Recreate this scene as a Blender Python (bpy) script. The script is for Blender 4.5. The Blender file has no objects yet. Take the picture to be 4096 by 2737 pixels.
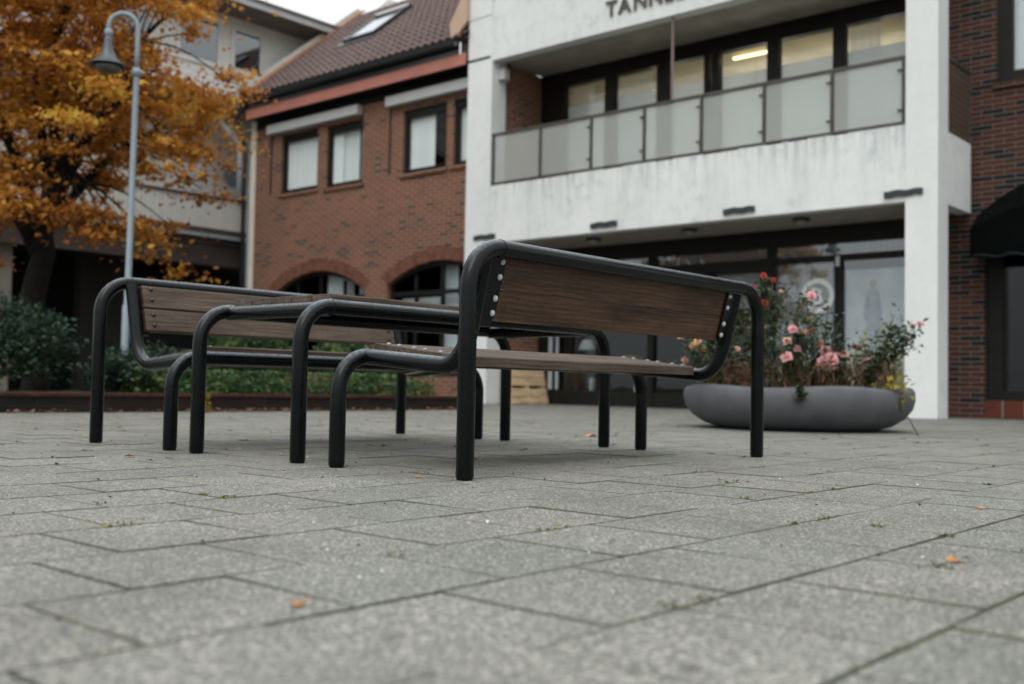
import bpy, bmesh, math, random
import numpy as np
from mathutils import Vector, Matrix
random.seed(7); RNG = np.random.default_rng(7)
sc = bpy.context.scene
COL = sc.collection
R_ = math.radians

# ------------------------------------------------------------------ camera
FPX, PITCH, ROLL, YAW = 4242.1, 0.0414, 0.0192, 0.7173
CAM = Vector((-2.8019, -2.6593, 0.3443))
fw = Vector((math.cos(PITCH)*math.cos(YAW), math.cos(PITCH)*math.sin(YAW), math.sin(PITCH)))
rt = Vector((math.sin(YAW), -math.cos(YAW), 0)); up = rt.cross(fw)
cr, sr = math.cos(ROLL), math.sin(ROLL)
rt, up = cr*rt + sr*up, -sr*rt + cr*up
cam = bpy.data.cameras.new('camera'); camo = bpy.data.objects.new('camera', cam); COL.objects.link(camo)
M = Matrix.Identity(4)
for i in range(3):
    M[i][0], M[i][1], M[i][2], M[i][3] = rt[i], up[i], -fw[i], CAM[i]
camo.matrix_world = M
cam.sensor_width = 36; cam.lens = FPX*36/4096; cam.clip_start = .02; cam.clip_end = 1500
cam.dof.use_dof = True; cam.dof.focus_distance = 3.75; cam.dof.aperture_fstop = 2.3
sc.camera = camo

def ray(x, y):
    """direction through a point of the photograph (2347 px wide), one metre deep"""
    s = 4096/2347
    return fw + rt*((x*s-2048)/FPX) + up*((1368.5-y*s)/FPX)
def at(x, y, depth): return CAM + ray(x, y)*depth

# ------------------------------------------------------------------ light: overcast
SUN_AZ = Vector((-0.86, -0.35)); SUN_EL = R_(52)
w = bpy.data.worlds.new('World'); sc.world = w; w.use_nodes = True
nt = w.node_tree; bg = nt.nodes['Background']
sky = nt.nodes.new('ShaderNodeTexSky'); sky.sky_type = 'NISHITA'; sky.sun_disc = False
sky.sun_elevation = SUN_EL; sky.sun_rotation = math.atan2(SUN_AZ.x, SUN_AZ.y)
sky.air_density = 1.0; sky.dust_density = 4.0; sky.ozone_density = 1.0
hs = nt.nodes.new('ShaderNodeHueSaturation'); hs.inputs['Saturation'].default_value = .22
nt.links.new(sky.outputs[0], hs.inputs['Color'])
# overcast cloud layer: three times brighter overhead than at the horizon
geo = nt.nodes.new('ShaderNodeTexCoord'); sx = nt.nodes.new('ShaderNodeSeparateXYZ'); nt.links.new(geo.outputs['Generated'], sx.inputs[0])
cl = nt.nodes.new('ShaderNodeMapRange'); cl.inputs['From Min'].default_value = 0; cl.inputs['From Max'].default_value = 1
cl.inputs['To Min'].default_value = 5.5; cl.inputs['To Max'].default_value = 17.0; nt.links.new(sx.outputs[2], cl.inputs['Value'])
cc = nt.nodes.new('ShaderNodeVectorMath'); cc.operation = 'SCALE'; cc.inputs[0].default_value = (.955, 1.0, 1.01); nt.links.new(cl.outputs[0], cc.inputs['Scale'])
mx = nt.nodes.new('ShaderNodeMix'); mx.data_type = 'RGBA'; mx.inputs[0].default_value = .75
nt.links.new(hs.outputs[0], mx.inputs[6]); nt.links.new(cc.outputs[0], mx.inputs[7]); nt.links.new(mx.outputs[2], bg.inputs['Color'])
bg.inputs['Strength'].default_value = .12
sun = bpy.data.lights.new('sun', 'SUN'); sun.energy = .85; sun.angle = R_(35); sun.color = (1, .985, .93)
suno = bpy.data.objects.new('sun', sun); COL.objects.link(suno)
sd = Vector((SUN_AZ.x*math.cos(SUN_EL), SUN_AZ.y*math.cos(SUN_EL), math.sin(SUN_EL)))
suno.rotation_euler = sd.to_track_quat('Z', 'Y').to_euler()
sc.view_settings.view_transform = 'Standard'; sc.view_settings.look = 'None'
sc.view_settings.exposure = 0.33; sc.view_settings.gamma = 1
sc.cycles.max_bounces = 8; sc.cycles.transparent_max_bounces = 16

# ------------------------------------------------------------------ helpers
OFF = {}
def setp(o, label=None, cat=None, group=None, kind=None):
    if label: o['label'] = label
    if cat: o['category'] = cat
    if group: o['group'] = group
    if kind: o['kind'] = kind
    return o
def thing(name, loc, label, cat, group=None):
    o = bpy.data.objects.new(name, None); COL.objects.link(o); o.location = loc
    o.empty_display_size = .2
    OFF[o.name] = Vector(loc)
    return setp(o, label, cat, group)
def link(name, me, mat, parent=None, smooth=False):
    off = OFF[parent.name] if parent else Vector((0, 0, 0))
    if off.length > 0: me.transform(Matrix.Translation(-off))
    if smooth: me.polygons.foreach_set('use_smooth', [True]*len(me.polygons))
    if mat: me.materials.append(mat)
    o = bpy.data.objects.new(name, me); COL.objects.link(o)
    if parent: o.parent = parent
    OFF[o.name] = off
    return o
class MB:
    def __init__(s): s.v = []; s.f = []
    def add(s, v, f):
        n = len(s.v); s.v += [tuple(p) for p in v]; s.f += [tuple(i+n for i in q) for q in f]; return s
    def box(s, x0, x1, y0, y1, z0, z1, b=0):
        if b:
            x0, x1, y0, y1, z0, z1 = min(x0, x1), max(x0, x1), min(y0, y1), max(y0, y1), min(z0, z1), max(z0, z1)
            bm = bmesh.new(); bmesh.ops.create_cube(bm, size=1)
            for q in bm.verts: q.co = ((q.co.x+.5)*(x1-x0)+x0, (q.co.y+.5)*(y1-y0)+y0, (q.co.z+.5)*(z1-z0)+z0)
            bmesh.ops.bevel(bm, geom=bm.edges[:], offset=b, segments=2, profile=.6, affect='EDGES')
            return s.bm(bm)
        v = [(x, y, z) for z in (z0, z1) for y in (y0, y1) for x in (x0, x1)]
        return s.add(v, [(0, 2, 3, 1), (4, 5, 7, 6), (0, 1, 5, 4), (2, 6, 7, 3), (0, 4, 6, 2), (1, 3, 7, 5)])
    def bm(s, bm, mtx=None):
        bm.verts.ensure_lookup_table(); bm.verts.index_update()
        v = [(mtx @ q.co) if mtx else q.co.copy() for q in bm.verts]
        f = [tuple(x.index for x in q.verts) for q in bm.faces]; bm.free()
        return s.add(v, f)
    def tube(s, pts, r, n=16, caps=True, flat_end=False):
        pts = [Vector(p) for p in pts]; rr = r if hasattr(r, '__len__') else [r]*len(pts)
        T = []
        for i in range(len(pts)):
            a = pts[max(i-1, 0)]; b = pts[min(i+1, len(pts)-1)]; T.append((b-a).normalized())
        ref = Vector((0, 0, 1)) if abs(T[0].z) < .9 else Vector((1, 0, 0))
        N = (ref - T[0]*ref.dot(T[0])).normalized(); base = len(s.v); V = []; F = []
        for i, p in enumerate(pts):
            N = (N - T[i]*N.dot(T[i])).normalized(); B = T[i].cross(N)
            for k in range(n):
                a = 2*math.pi*k/n; V.append(p + (N*math.cos(a)+B*math.sin(a))*rr[i])
        for i in range(len(pts)-1):
            for k in range(n):
                F.append((i*n+k, i*n+(k+1) % n, (i+1)*n+(k+1) % n, (i+1)*n+k))
        if caps:
            F.append(tuple(range(n-1, -1, -1))); F.append(tuple((len(pts)-1)*n+k for k in range(n)))
        return s.add(V, F)
    def lathe(s, prof, c=(0, 0, 0), n=32, wob=None):
        V = []; F = []
        for (r, z) in prof:
            for k in range(n):
                a = 2*math.pi*k/n; dz = wob(a, r, z) if wob else 0
                V.append((c[0]+r*math.cos(a), c[1]+r*math.sin(a), c[2]+z+dz))
        for i in range(len(prof)-1):
            for k in range(n): F.append((i*n+k, i*n+(k+1) % n, (i+1)*n+(k+1) % n, (i+1)*n+k))
        F.append(tuple(range(n-1, -1, -1))); F.append(tuple((len(prof)-1)*n+k for k in range(n)))
        return s.add(V, F)
    def dome(s, c, nrm, r, h, n=10, rings=3):
        nrm = Vector(nrm).normalized(); a = nrm.orthogonal().normalized(); b = nrm.cross(a); c = Vector(c)
        V = []; F = []
        for i in range(rings+1):
            t = i/rings*math.pi/2; q = r*math.cos(t) if i < rings else r*.05
            for k in range(n):
                u = 2*math.pi*k/n; V.append(c + (a*math.cos(u)+b*math.sin(u))*q + nrm*h*math.sin(t))
        for i in range(rings):
            for k in range(n): F.append((i*n+k, i*n+(k+1) % n, (i+1)*n+(k+1) % n, (i+1)*n+k))
        F.append(tuple(rings*n+k for k in range(n))); F.append(tuple(range(n-1, -1, -1)))
        return s.add(V, F)
    def prism(s, poly, ax, a, b):
        """polygon in the plane across axis ax, extruded from a to b (ax 'x': poly=(y,z); 'y': (x,z); 'z': (x,y))"""
        n = len(poly)
        def P(q, t): return {'x': (t, q[0], q[1]), 'y': (q[0], t, q[1]), 'z': (q[0], q[1], t)}[ax]
        V = [P(q, a) for q in poly]+[P(q, b) for q in poly]
        F = [tuple(range(n)), tuple(range(2*n-1, n-1, -1))]+[(i, n+i, n+(i+1) % n, (i+1) % n) for i in range(n)]
        return s.add(V, F)
    def mesh(s, name):
        me = bpy.data.meshes.new(name); me.from_pydata(s.v, [], s.f)
        bm = bmesh.new(); bm.from_mesh(me); bmesh.ops.recalc_face_normals(bm, faces=bm.faces[:]); bm.to_mesh(me); bm.free()
        return me
    def build(s, name, mat, parent=None, smooth=False, bevel=0, auto=False):
        o = link(name, s.mesh(name), mat, parent, smooth or auto)
        if bevel:
            m = o.modifiers.new('bevel', 'BEVEL'); m.width = bevel; m.segments = 2; m.limit_method = 'ANGLE'; m.angle_limit = R_(40)
        if auto:
            me = o.data; bm = bmesh.new(); bm.from_mesh(me)
            for e in bm.edges:
                if len(e.link_faces) == 2 and e.calc_face_angle(0) > R_(35): e.smooth = False
            bm.to_mesh(me); bm.free()
        return o
def quads(name, V, mat, parent=None, k=4):
    """many loose k-gons from an (n,k,3) array"""
    n = len(V); me = bpy.data.meshes.new(name)
    off = OFF[parent.name] if parent else Vector((0, 0, 0))
    me.vertices.add(n*k); me.vertices.foreach_set('co', (V.reshape(-1, 3)-np.array(off)).astype(np.float32).ravel())
    me.loops.add(n*k); me.loops.foreach_set('vertex_index', np.arange(n*k, dtype=np.int32))
    me.polygons.add(n); me.polygons.foreach_set('loop_start', np.arange(0, n*k, k, dtype=np.int32))
    me.update(calc_edges=True); me.validate()
    me.materials.append(mat)
    o = bpy.data.objects.new(name, me); COL.objects.link(o)
    if parent: o.parent = parent
    OFF[o.name] = off
    return o
def leaf_quads(C, size, upb=.5, wid=.55, fold=.15, dirs=None):
    n = len(C); C = np.asarray(C); s = size*(.45+1.15*RNG.random((n, 1))**1.4)
    nr = RNG.normal(size=(n, 3)); nr[:, 2] = np.abs(nr[:, 2])+upb*2; nr /= np.linalg.norm(nr, axis=1, keepdims=True)
    d = RNG.normal(size=(n, 3)) if dirs is None else np.asarray(dirs)+RNG.normal(size=(n, 3))*.35
    a = d-nr*np.sum(d*nr, 1, keepdims=True); a /= np.linalg.norm(a, axis=1, keepdims=True)+1e-9
    b = np.cross(nr, a)
    return np.stack([C-a*s*.5, C+b*s*.5*wid+nr*s*fold, C+a*s*.5, C-b*s*.5*wid+nr*s*fold], 1)
def plate2d(outer, holes, fn, thick):
    """flat plate with holes; 2D outline filled, mapped by fn(u,v,w) with w in 0..thick"""
    cu = bpy.data.curves.new('outline', 'CURVE'); cu.dimensions = '2D'; cu.fill_mode = 'BOTH'; cu.extrude = thick/2
    for P in [outer]+holes:
        sp = cu.splines.new('POLY'); sp.points.add(len(P)-1); sp.use_cyclic_u = True
        for q, p in zip(sp.points, P): q.co = (p[0], p[1], 0, 1)
    ob = bpy.data.objects.new('outline', cu); COL.objects.link(ob)
    me = bpy.data.meshes.new_from_object(ob.evaluated_get(bpy.context.evaluated_depsgraph_get()))
    bpy.data.objects.remove(ob); bpy.data.curves.remove(cu)
    mb = MB(); mb.add([fn(v.co.x, v.co.y, v.co.z+thick/2) for v in me.vertices], [tuple(p.vertices) for p in me.polygons])
    bpy.data.meshes.remove(me)
    return mb
def text_mb(txt, size, extr, fn):
    cu = bpy.data.curves.new('txt', 'FONT'); cu.body = txt; cu.size = size; cu.extrude = extr; cu.offset = size*.018
    ob = bpy.data.objects.new('txt', cu); COL.objects.link(ob)
    me = bpy.data.meshes.new_from_object(ob.evaluated_get(bpy.context.evaluated_depsgraph_get()))
    bpy.data.objects.remove(ob); bpy.data.curves.remove(cu)
    wd = max(v.co.x for v in me.vertices)
    mb = MB(); mb.add([fn(v.co.x, v.co.y, v.co.z) for v in me.vertices], [tuple(p.vertices) for p in me.polygons])
    bpy.data.meshes.remove(me)
    return mb, wd
def rect(u0, u1, v0, v1): return [(u0, v0), (u1, v0), (u1, v1), (u0, v1)]
def arch(u0, u1, v0, vs, vt, n=20):
    c = (u0+u1)/2; h = (u1-u0)/2; ri = vt-vs; r = (h*h+ri*ri)/(2*ri); cz = vt-r; a = math.asin(min(1, h/r))
    return [(u0, v0), (u1, v0)]+[(c+r*math.sin(a-2*a*i/n), cz+r*math.cos(a-2*a*i/n)) for i in range(n+1)]

# ------------------------------------------------------------------ materials
class NT:
    def __init__(s, name):
        s.m = bpy.data.materials.new(name); s.m.use_nodes = True; s.t = s.m.node_tree; s.b = s.t.nodes['Principled BSDF']
        s.out = s.t.nodes['Material Output']
    def n(s, typ, **kw):
        x = s.t.nodes.new('ShaderNode'+typ)
        for k, v in kw.items():
            if k in x.inputs: x.inputs[k].default_value = v
            else: setattr(x, k, v)
        return x
    def l(s, a, b): s.t.links.new(a, b)
    def coord(s, scale=(1, 1, 1), loc=(0, 0, 0), rot=(0, 0, 0)):
        c = s.n('TexCoord'); m = s.n('Mapping'); m.inputs['Scale'].default_value = scale
        m.inputs['Location'].default_value = loc; m.inputs['Rotation'].default_value = rot
        s.l(c.outputs['Object'], m.inputs[0]); return m.outputs[0]
    def noise(s, vec, scale, detail=4, rough=.55):
        x = s.n('TexNoise', Scale=scale, Detail=detail, Roughness=rough)
        if vec is not None: s.l(vec, x.inputs['Vector'])
        return x.outputs['Fac']
    def ramp(s, fac, stops, interp='LINEAR'):
        x = s.n('ValToRGB'); e = x.color_ramp.elements; x.color_ramp.interpolation = interp
        while len(e) < len(stops): e.new(.5)
        for q, (p, c) in zip(e, stops): q.position = p; q.color = (c[0], c[1], c[2], 1) if hasattr(c, '__len__') else (c, c, c, 1)
        s.l(fac, x.inputs[0]); return x.outputs[0]
    def mix(s, fac, a, b, mode='MIX'):
        x = s.n('Mix', data_type='RGBA', blend_type=mode)
        for i, q in ((0, fac), (6, a), (7, b)):
            if isinstance(q, (int, float)): x.inputs[i].default_value = q if i == 0 else (q, q, q, 1)
            elif isinstance(q, tuple): x.inputs[i].default_value = (*q, 1)
            else: s.l(q, x.inputs[i])
        return x.outputs[2]
    def bump(s, h, strength=.3, dist=.01):
        x = s.n('Bump'); x.inputs['Strength'].default_value = strength; x.inputs['Distance'].default_value = dist
        s.l(h, x.inputs['Height']); s.l(x.outputs[0], s.b.inputs['Normal']); return x.outputs[0]
    def col(s, c):
        if isinstance(c, tuple): s.b.inputs['Base Color'].default_value = (*c, 1)
        else: s.l(c, s.b.inputs['Base Color'])
    def set(s, **kw):
        for k, v in kw.items():
            k = {'rough': 'Roughness', 'metal': 'Metallic', 'spec': 'Specular IOR Level', 'ior': 'IOR', 'coat': 'Coat Weight'}.get(k, k)
            if isinstance(v, (int, float)): s.b.inputs[k].default_value = v
            else: s.l(v, s.b.inputs[k])
def simple(name, c, rough=.6, spec=.4, var=.18, vs=6., bump=0, bs=60., metal=0, dirt=None):
    m = NT(name); v = m.coord(); f = m.noise(v, vs, 5)
    lo = tuple(x*(1-var) for x in c); hi = tuple(min(1, x*(1+var)) for x in c)
    k = m.ramp(f, [(.3, lo), (.7, hi)])
    if dirt:
        g = m.noise(m.coord((dirt[1], dirt[1], dirt[2])), 1, 6, .7); k = m.mix(m.ramp(g, [(.52, 0.), (.72, dirt[3])]), k, dirt[0])
    m.col(k); m.set(rough=rough, spec=spec, metal=metal)
    if bump: m.bump(m.noise(v, bs, 3), bump, .004)
    return m.m

def m_paving():
    m = NT('aggregate_slab'); v = m.coord()
    vo = m.n('TexVoronoi', Scale=215.); m.l(v, vo.inputs['Vector'])
    sep = m.n('SeparateColor'); m.l(vo.outputs['Color'], sep.inputs[0])
    agg = m.ramp(sep.outputs[0], [(0, (.03, .03, .032)), (.2, (.075, .076, .072)), (.52, (.150, .147, .133)), (.8, (.25, .243, .217)), (.95, (.56, .545, .49))])
    tint = m.n('NewGeometry').outputs['Random Per Island']
    k = m.mix(.36, agg, m.ramp(m.noise(v, 150, 5, .8), [(.3, (.085, .085, .079)), (.7, (.225, .218, .195))]))
    k = m.mix(1., k, m.ramp(tint, [(0, (.94, .955, .95)), (.5, (1.0, 1.0, .985)), (1, (1.05, 1.04, 1.01))]), 'MULTIPLY')
    st = m.noise(v, 1.6, 5, .65); k = m.mix(1., k, m.ramp(st, [(.3, .74), (.65, 1.06)]), 'MULTIPLY')
    spot = m.noise(v, 9, 4, .6); k = m.mix(m.ramp(spot, [(.6, 0.), (.74, .5)]), k, (.085, .087, .085))
    gum = m.n('TexVoronoi', Scale=2.2); m.l(v, gum.inputs['Vector']); k = m.mix(m.ramp(gum.outputs['Distance'], [(.03, .75), (.05, 0.)]), k, (.05, .05, .05))
    m.col(k); m.set(rough=m.ramp(m.noise(v, 2.2, 3), [(.35, .5), (.65, .8)]), spec=.35)
    h = m.mix(.5, vo.outputs['Distance'], m.noise(v, 90, 4)); m.bump(h, .55, .004)
    return m.m
def m_joint(name, edge=False):
    m = NT(name); v = m.coord()
    f = m.noise(v, 2.6, 6, .7); q = m.noise(v, 40, 4, .7)
    k = m.ramp(f, [(.36, (.026, .026, .021)), (.5, (.055, .056, .028)), (.64, (.135, .136, .038))])
    if edge: k = m.mix(m.ramp(q, [(.36, .2), (.58, .9)]), k, (.115, .113, .10))
    m.col(k); m.set(rough=.95, spec=.1)
    m.bump(m.noise(v, 120, 3), .8, .01); return m.m
def m_wood(name, dark, mid, light, sc_=1., grey=.3, rough=.62, ax='x'):
    m = NT(name)
    isl = m.n('NewGeometry').outputs['Random Per Island']; oi = m.n('ObjectInfo').outputs['Random']
    c = m.n('TexCoord').outputs['Object']
    ad = m.n('VectorMath', operation='MULTIPLY_ADD'); m.l(c, ad.inputs[0]); ad.inputs[1].default_value = (1, 1, 1)
    cmb = m.n('CombineXYZ'); mu = m.n('Math', operation='MULTIPLY'); m.l(oi, mu.inputs[0]); mu.inputs[1].default_value = 31.; m.l(mu.outputs[0], cmb.inputs[0]); m.l(mu.outputs[0], cmb.inputs[2])
    m.l(cmb.outputs[0], ad.inputs[2])
    def mp(s):
        q = m.n('Mapping'); q.inputs['Scale'].default_value = s if ax == 'x' else (s[1], s[0], s[2]); m.l(ad.outputs[0], q.inputs[0]); return q.outputs[0]
    ring = m.n('TexWave', wave_type='BANDS', bands_direction='Z' , Scale=10., Distortion=5.0, Detail=3.); ring.inputs['Detail Scale'].default_value = .8
    m.l(mp((.55, 1.6, 1.6)), ring.inputs['Vector'])
    fine = m.noise(mp((3.2, 95, 95)), 1, 6, .75); blot = m.noise(mp((1.6, 9, 9)), 1.3, 6, .7)
    k = m.ramp(ring.outputs['Fac'], [(.1, dark), (.5, mid), (.95, light)])
    k = m.mix(.8, k, m.ramp(fine, [(.3, dark), (.55, mid), (.75, light)]))
    k = m.mix(m.ramp(blot, [(.42, 0.), (.7, .75)]), k, tuple(x*.38 for x in dark))
    saw = m.noise(mp((60, 3, 3)), 1, 3, .5); k = m.mix(m.ramp(saw, [(.55, 0.), (.72, .35)]), k, tuple(x*.6 for x in dark))
    gr = m.noise(mp((2.5, 25, 25)), 1, 4, .6); k = m.mix(m.ramp(gr, [(.45, 0.), (.75, grey)]), k, (.155, .132, .106))
    m.col(k); m.set(rough=m.ramp(blot, [(.3, rough-.12), (.7, rough+.15)]), spec=.35)
    m.bump(fine, .5, .003); return m.m
def m_paint():
    m = NT('black_tube_paint'); v = m.coord()
    f = m.noise(v, 7, 6, .7); g = m.noise(v, 160, 3, .6); d = m.noise(v, 55, 5, .7)
    k = m.ramp(f, [(.3, (.0012, .0024, .0026)), (.62, (.002, .0036, .004)), (.8, (.006, .009, .010))])
    # dewy, dusty film on upward faces, made paler to paint in sky sheen
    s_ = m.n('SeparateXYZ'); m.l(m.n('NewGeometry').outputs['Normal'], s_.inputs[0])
    dew_sheen = m.mix(1., m.ramp(s_.outputs[2], [(.45, 0.), (.98, 1.)]), m.ramp(d, [(.36, .35), (.62, 1.)]), 'MULTIPLY')
    k = m.mix(m.mix(1., dew_sheen, .8, 'MULTIPLY'), k, (.20, .225, .26)); m.col(k)
    m.set(rough=m.ramp(m.mix(.5, f, g), [(.4, .18), (.62, .34)]), spec=.22)
    m.bump(m.mix(.6, g, m.noise(v, 25, 4)), .22, .002); return m.m
def m_concrete(name, base, stain=1., rough=.75, rust=True, top=None):
    m = NT(name); v = m.coord()
    big = m.noise(v, .9, 6, .65); st = m.noise(m.coord((3.0, 3.0, .45)), 1, 6, .7); sp = m.noise(v, 4.2, 8, .78); fl = m.noise(v, 30, 5, .7)
    area = m.ramp(m.noise(v, .75, 3), [(.40, .15), (.62, 1.)])
    T = lambda q: tuple(x*y for x, y in zip(base, q))
    k = m.ramp(big, [(.3, T((.9, .91, .92))), (.7, base)])
    k = m.mix(m.ramp(st, [(.50, 0.), (.70, .34*stain)]), k, T((.66, .69, .71)))
    k = m.mix(m.mix(1., area, m.ramp(sp, [(.50, 0.), (.62, .8*stain)]), 'MULTIPLY'), k, T((.68, .715, .745)))
    k = m.mix(m.ramp(fl, [(.64, 0.), (.74, .35*stain)]), k, T((.6, .6, .57)))
    if top:   # run-off streaks and grime below the upper edge
        sz = m.n('SeparateXYZ'); m.l(m.n('TexCoord').outputs['Object'], sz.inputs[0])
        mr = m.n('MapRange'); mr.inputs['From Min'].default_value = top-.75; mr.inputs['From Max'].default_value = top; m.l(sz.outputs[2], mr.inputs['Value'])
        edge = m.ramp(mr.outputs[0], [(0., 0.), (.55, .35), (.86, .7), (1., 1.)])
        drip = m.ramp(m.noise(m.coord((11, 11, .7)), 1, 5, .65), [(.46, 0.), (.62, .85)])
        k = m.mix(m.mix(1., edge, drip, 'MULTIPLY'), k, T((.50, .53, .54)))
        rr = m.ramp(m.noise(m.coord((6, 6, .6), (3, 1, 7)), 1, 6, .75), [(.60, 0.), (.70, .8)])
        k = m.mix(m.mix(1., edge, rr, 'MULTIPLY'), k, (.44, .30, .17))
    if rust:
        r = m.noise(m.coord((3.6, 3.6, .8), (4, 9, 2)), 1, 7, .75); k = m.mix(m.ramp(r, [(.66, 0.), (.75, .5*stain)]), k, (.48, .36, .22))
    m.col(k); m.set(rough=rough, spec=.25); m.bump(m.mix(.5, fl, sp), .3, .005); return m.m
def m_brick(name, cols, mortar, bw=.30, bh=.075, ms=.011, plane='x', darkf=.86):
    """per-brick colours on a vertical wall; plane 'x': the wall runs along Y, 'y': along X"""
    m = NT(name); c = m.n('TexCoord').outputs['Object']; s = m.n('SeparateXYZ'); m.l(c, s.inputs[0])
    cb = m.n('CombineXYZ'); m.l(s.outputs[1 if plane == 'x' else 0], cb.inputs[0]); m.l(s.outputs[2], cb.inputs[1])
    b = m.n('TexBrick'); m.l(cb.outputs[0], b.inputs['Vector'])
    b.offset = .5; b.inputs['Color1'].default_value = (0, 0, 0, 1); b.inputs['Color2'].default_value = (1, 1, 1, 1); b.inputs['Mortar'].default_value = (.5, .5, .5, 1)
    for kk, vv in (('Scale', 1.), ('Mortar Size', ms), ('Mortar Smooth', .25), ('Bias', 0.), ('Brick Width', bw), ('Row Height', bh)): b.inputs[kk].default_value = vv
    k = m.ramp(b.outputs['Color'], [(0, cols[0]), (.35, cols[1]), (darkf-.08, cols[2]), (darkf, cols[3]), (1, cols[3])])
    k = m.mix(m.ramp(m.noise(c, 18, 5, .7), [(.35, 0.), (.75, .35)]), k, tuple(x*.55 for x in cols[0]))
    k = m.mix(1., k, m.ramp(m.noise(c, .8, 4), [(.3, .72), (.7, 1.15)]), 'MULTIPLY')
    k = m.mix(b.outputs['Fac'], k, mortar); m.col(k); m.set(rough=.85, spec=.2)
    iv = m.n('Math', operation='SUBTRACT'); iv.inputs[0].default_value = 1; m.l(b.outputs['Fac'], iv.inputs[1])
    m.bump(m.mix(.15, iv.outputs[0], m.noise(c, 90, 4)), .6, .012); return m.m
def m_leaf(name, stops, trans=.35, rough=.55, nz=.6, dark=.6):
    m = NT(name); r = m.n('NewGeometry').outputs['Random Per Island']; v = m.coord()
    f = m.mix(.55, r, m.ramp(m.noise(v, nz, 3), [(.3, 0.), (.7, 1.)]))
    k = m.ramp(f, stops)
    k = m.mix(1., k, m.ramp(m.noise(v, 25, 2), [(.3, dark), (.7, 1.15)]), 'MULTIPLY')
    m.col(k); m.set(rough=rough, spec=.3)
    t = m.n('BsdfTranslucent'); m.l(k, t.inputs[0]); mx = m.n('MixShader'); mx.inputs[0].default_value = trans
    m.l(m.b.outputs[0], mx.inputs[1]); m.l(t.outputs[0], mx.inputs[2]); m.l(mx.outputs[0], m.out.inputs[0]); return m.m
def m_glass(name, tint=(.6, .65, .66), ior=1.55, rough=.0, wav=True):
    m = NT(name); fr = m.n('Fresnel'); fr.inputs[0].default_value = ior
    tr = m.n('BsdfTransparent'); tr.inputs[0].default_value = (*tint, 1); gl = m.n('BsdfGlossy'); gl.inputs['Roughness'].default_value = rough; gl.inputs[0].default_value = (.92, .96, 1, 1)
    if wav:
        b = m.n('Bump'); b.inputs['Strength'].default_value = .05; b.inputs['Distance'].default_value = .02; m.l(m.noise(m.coord(), 1.6, 2), b.inputs['Height']); m.l(b.outputs[0], gl.inputs['Normal'])
    bf = m.n('Math', operation='SUBTRACT'); bf.inputs[0].default_value = 1; m.l(m.n('NewGeometry').outputs['Backfacing'], bf.inputs[1])
    ml = m.n('Math', operation='MULTIPLY'); m.l(fr.outputs[0], ml.inputs[0]); m.l(bf.outputs[0], ml.inputs[1])
    mx = m.n('MixShader'); m.l(ml.outputs[0], mx.inputs[0]); m.l(tr.outputs[0], mx.inputs[1]); m.l(gl.outputs[0], mx.inputs[2]); m.l(mx.outputs[0], m.out.inputs[0]); return m.m
def m_frost(name, c=(.62, .63, .6), see=.28):
    m = NT(name); m.col(m.ramp(m.noise(m.coord(), .8, 3), [(.3, tuple(x*.93 for x in c)), (.7, c)])); m.set(rough=.3, spec=.5)
    tl = m.n('BsdfTranslucent'); tl.inputs[0].default_value = (*c, 1)
    tr = m.n('BsdfTransparent'); tr.inputs[0].default_value = (.9, .93, .93, 1)
    a = m.n('MixShader'); a.inputs[0].default_value = .45; m.l(m.b.outputs[0], a.inputs[1]); m.l(tl.outputs[0], a.inputs[2])
    b = m.n('MixShader'); b.inputs[0].default_value = see; m.l(a.outputs[0], b.inputs[1]); m.l(tr.outputs[0], b.inputs[2]); m.l(b.outputs[0], m.out.inputs[0]); return m.m
def m_emit(name, c, s):
    m = NT(name); e = m.n('Emission'); e.inputs[0].default_value = (*c, 1); e.inputs[1].default_value = s; m.l(e.outputs[0], m.out.inputs[0]); return m.m
def m_stripe(name, c, dark, per, axis, width=.12, rough=.6, var=.1):
    """boards: thin dark grooves every `per` metres along an axis"""
    m = NT(name); c0 = m.n('TexCoord').outputs['Object']; s = m.n('SeparateXYZ'); m.l(c0, s.inputs[0])
    d = m.n('Math', operation='DIVIDE'); m.l(s.outputs['xyz'.index(axis)], d.inputs[0]); d.inputs[1].default_value = per
    f = m.n('Math', operation='FRACT'); m.l(d.outputs[0], f.inputs[0])
    fl = m.n('Math', operation='FLOOR'); m.l(d.outputs[0], fl.inputs[0]); wn = m.n('TexWhiteNoise', noise_dimensions='1D'); m.l(fl.outputs[0], wn.inputs['W'])
    k = m.ramp(wn.outputs['Value'], [(0, tuple(x*(1-var) for x in c)), (1, c)])
    k = m.mix(m.ramp(m.noise(c0, 2.5, 5), [(.4, 0.), (.8, .3)]), k, tuple(x*.75 for x in c))
    g = m.ramp(f.outputs[0], [(0, 1.), (width, 1.), (width+.04, 0.), (1, 0.)])
    m.col(m.mix(g, k, dark)); m.set(rough=rough, spec=.3)
    iv = m.n('Math', operation='SUBTRACT'); iv.inputs[0].default_value = 1; m.l(g, iv.inputs[1]); m.bump(iv.outputs[0], .6, .012); return m.m

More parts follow.
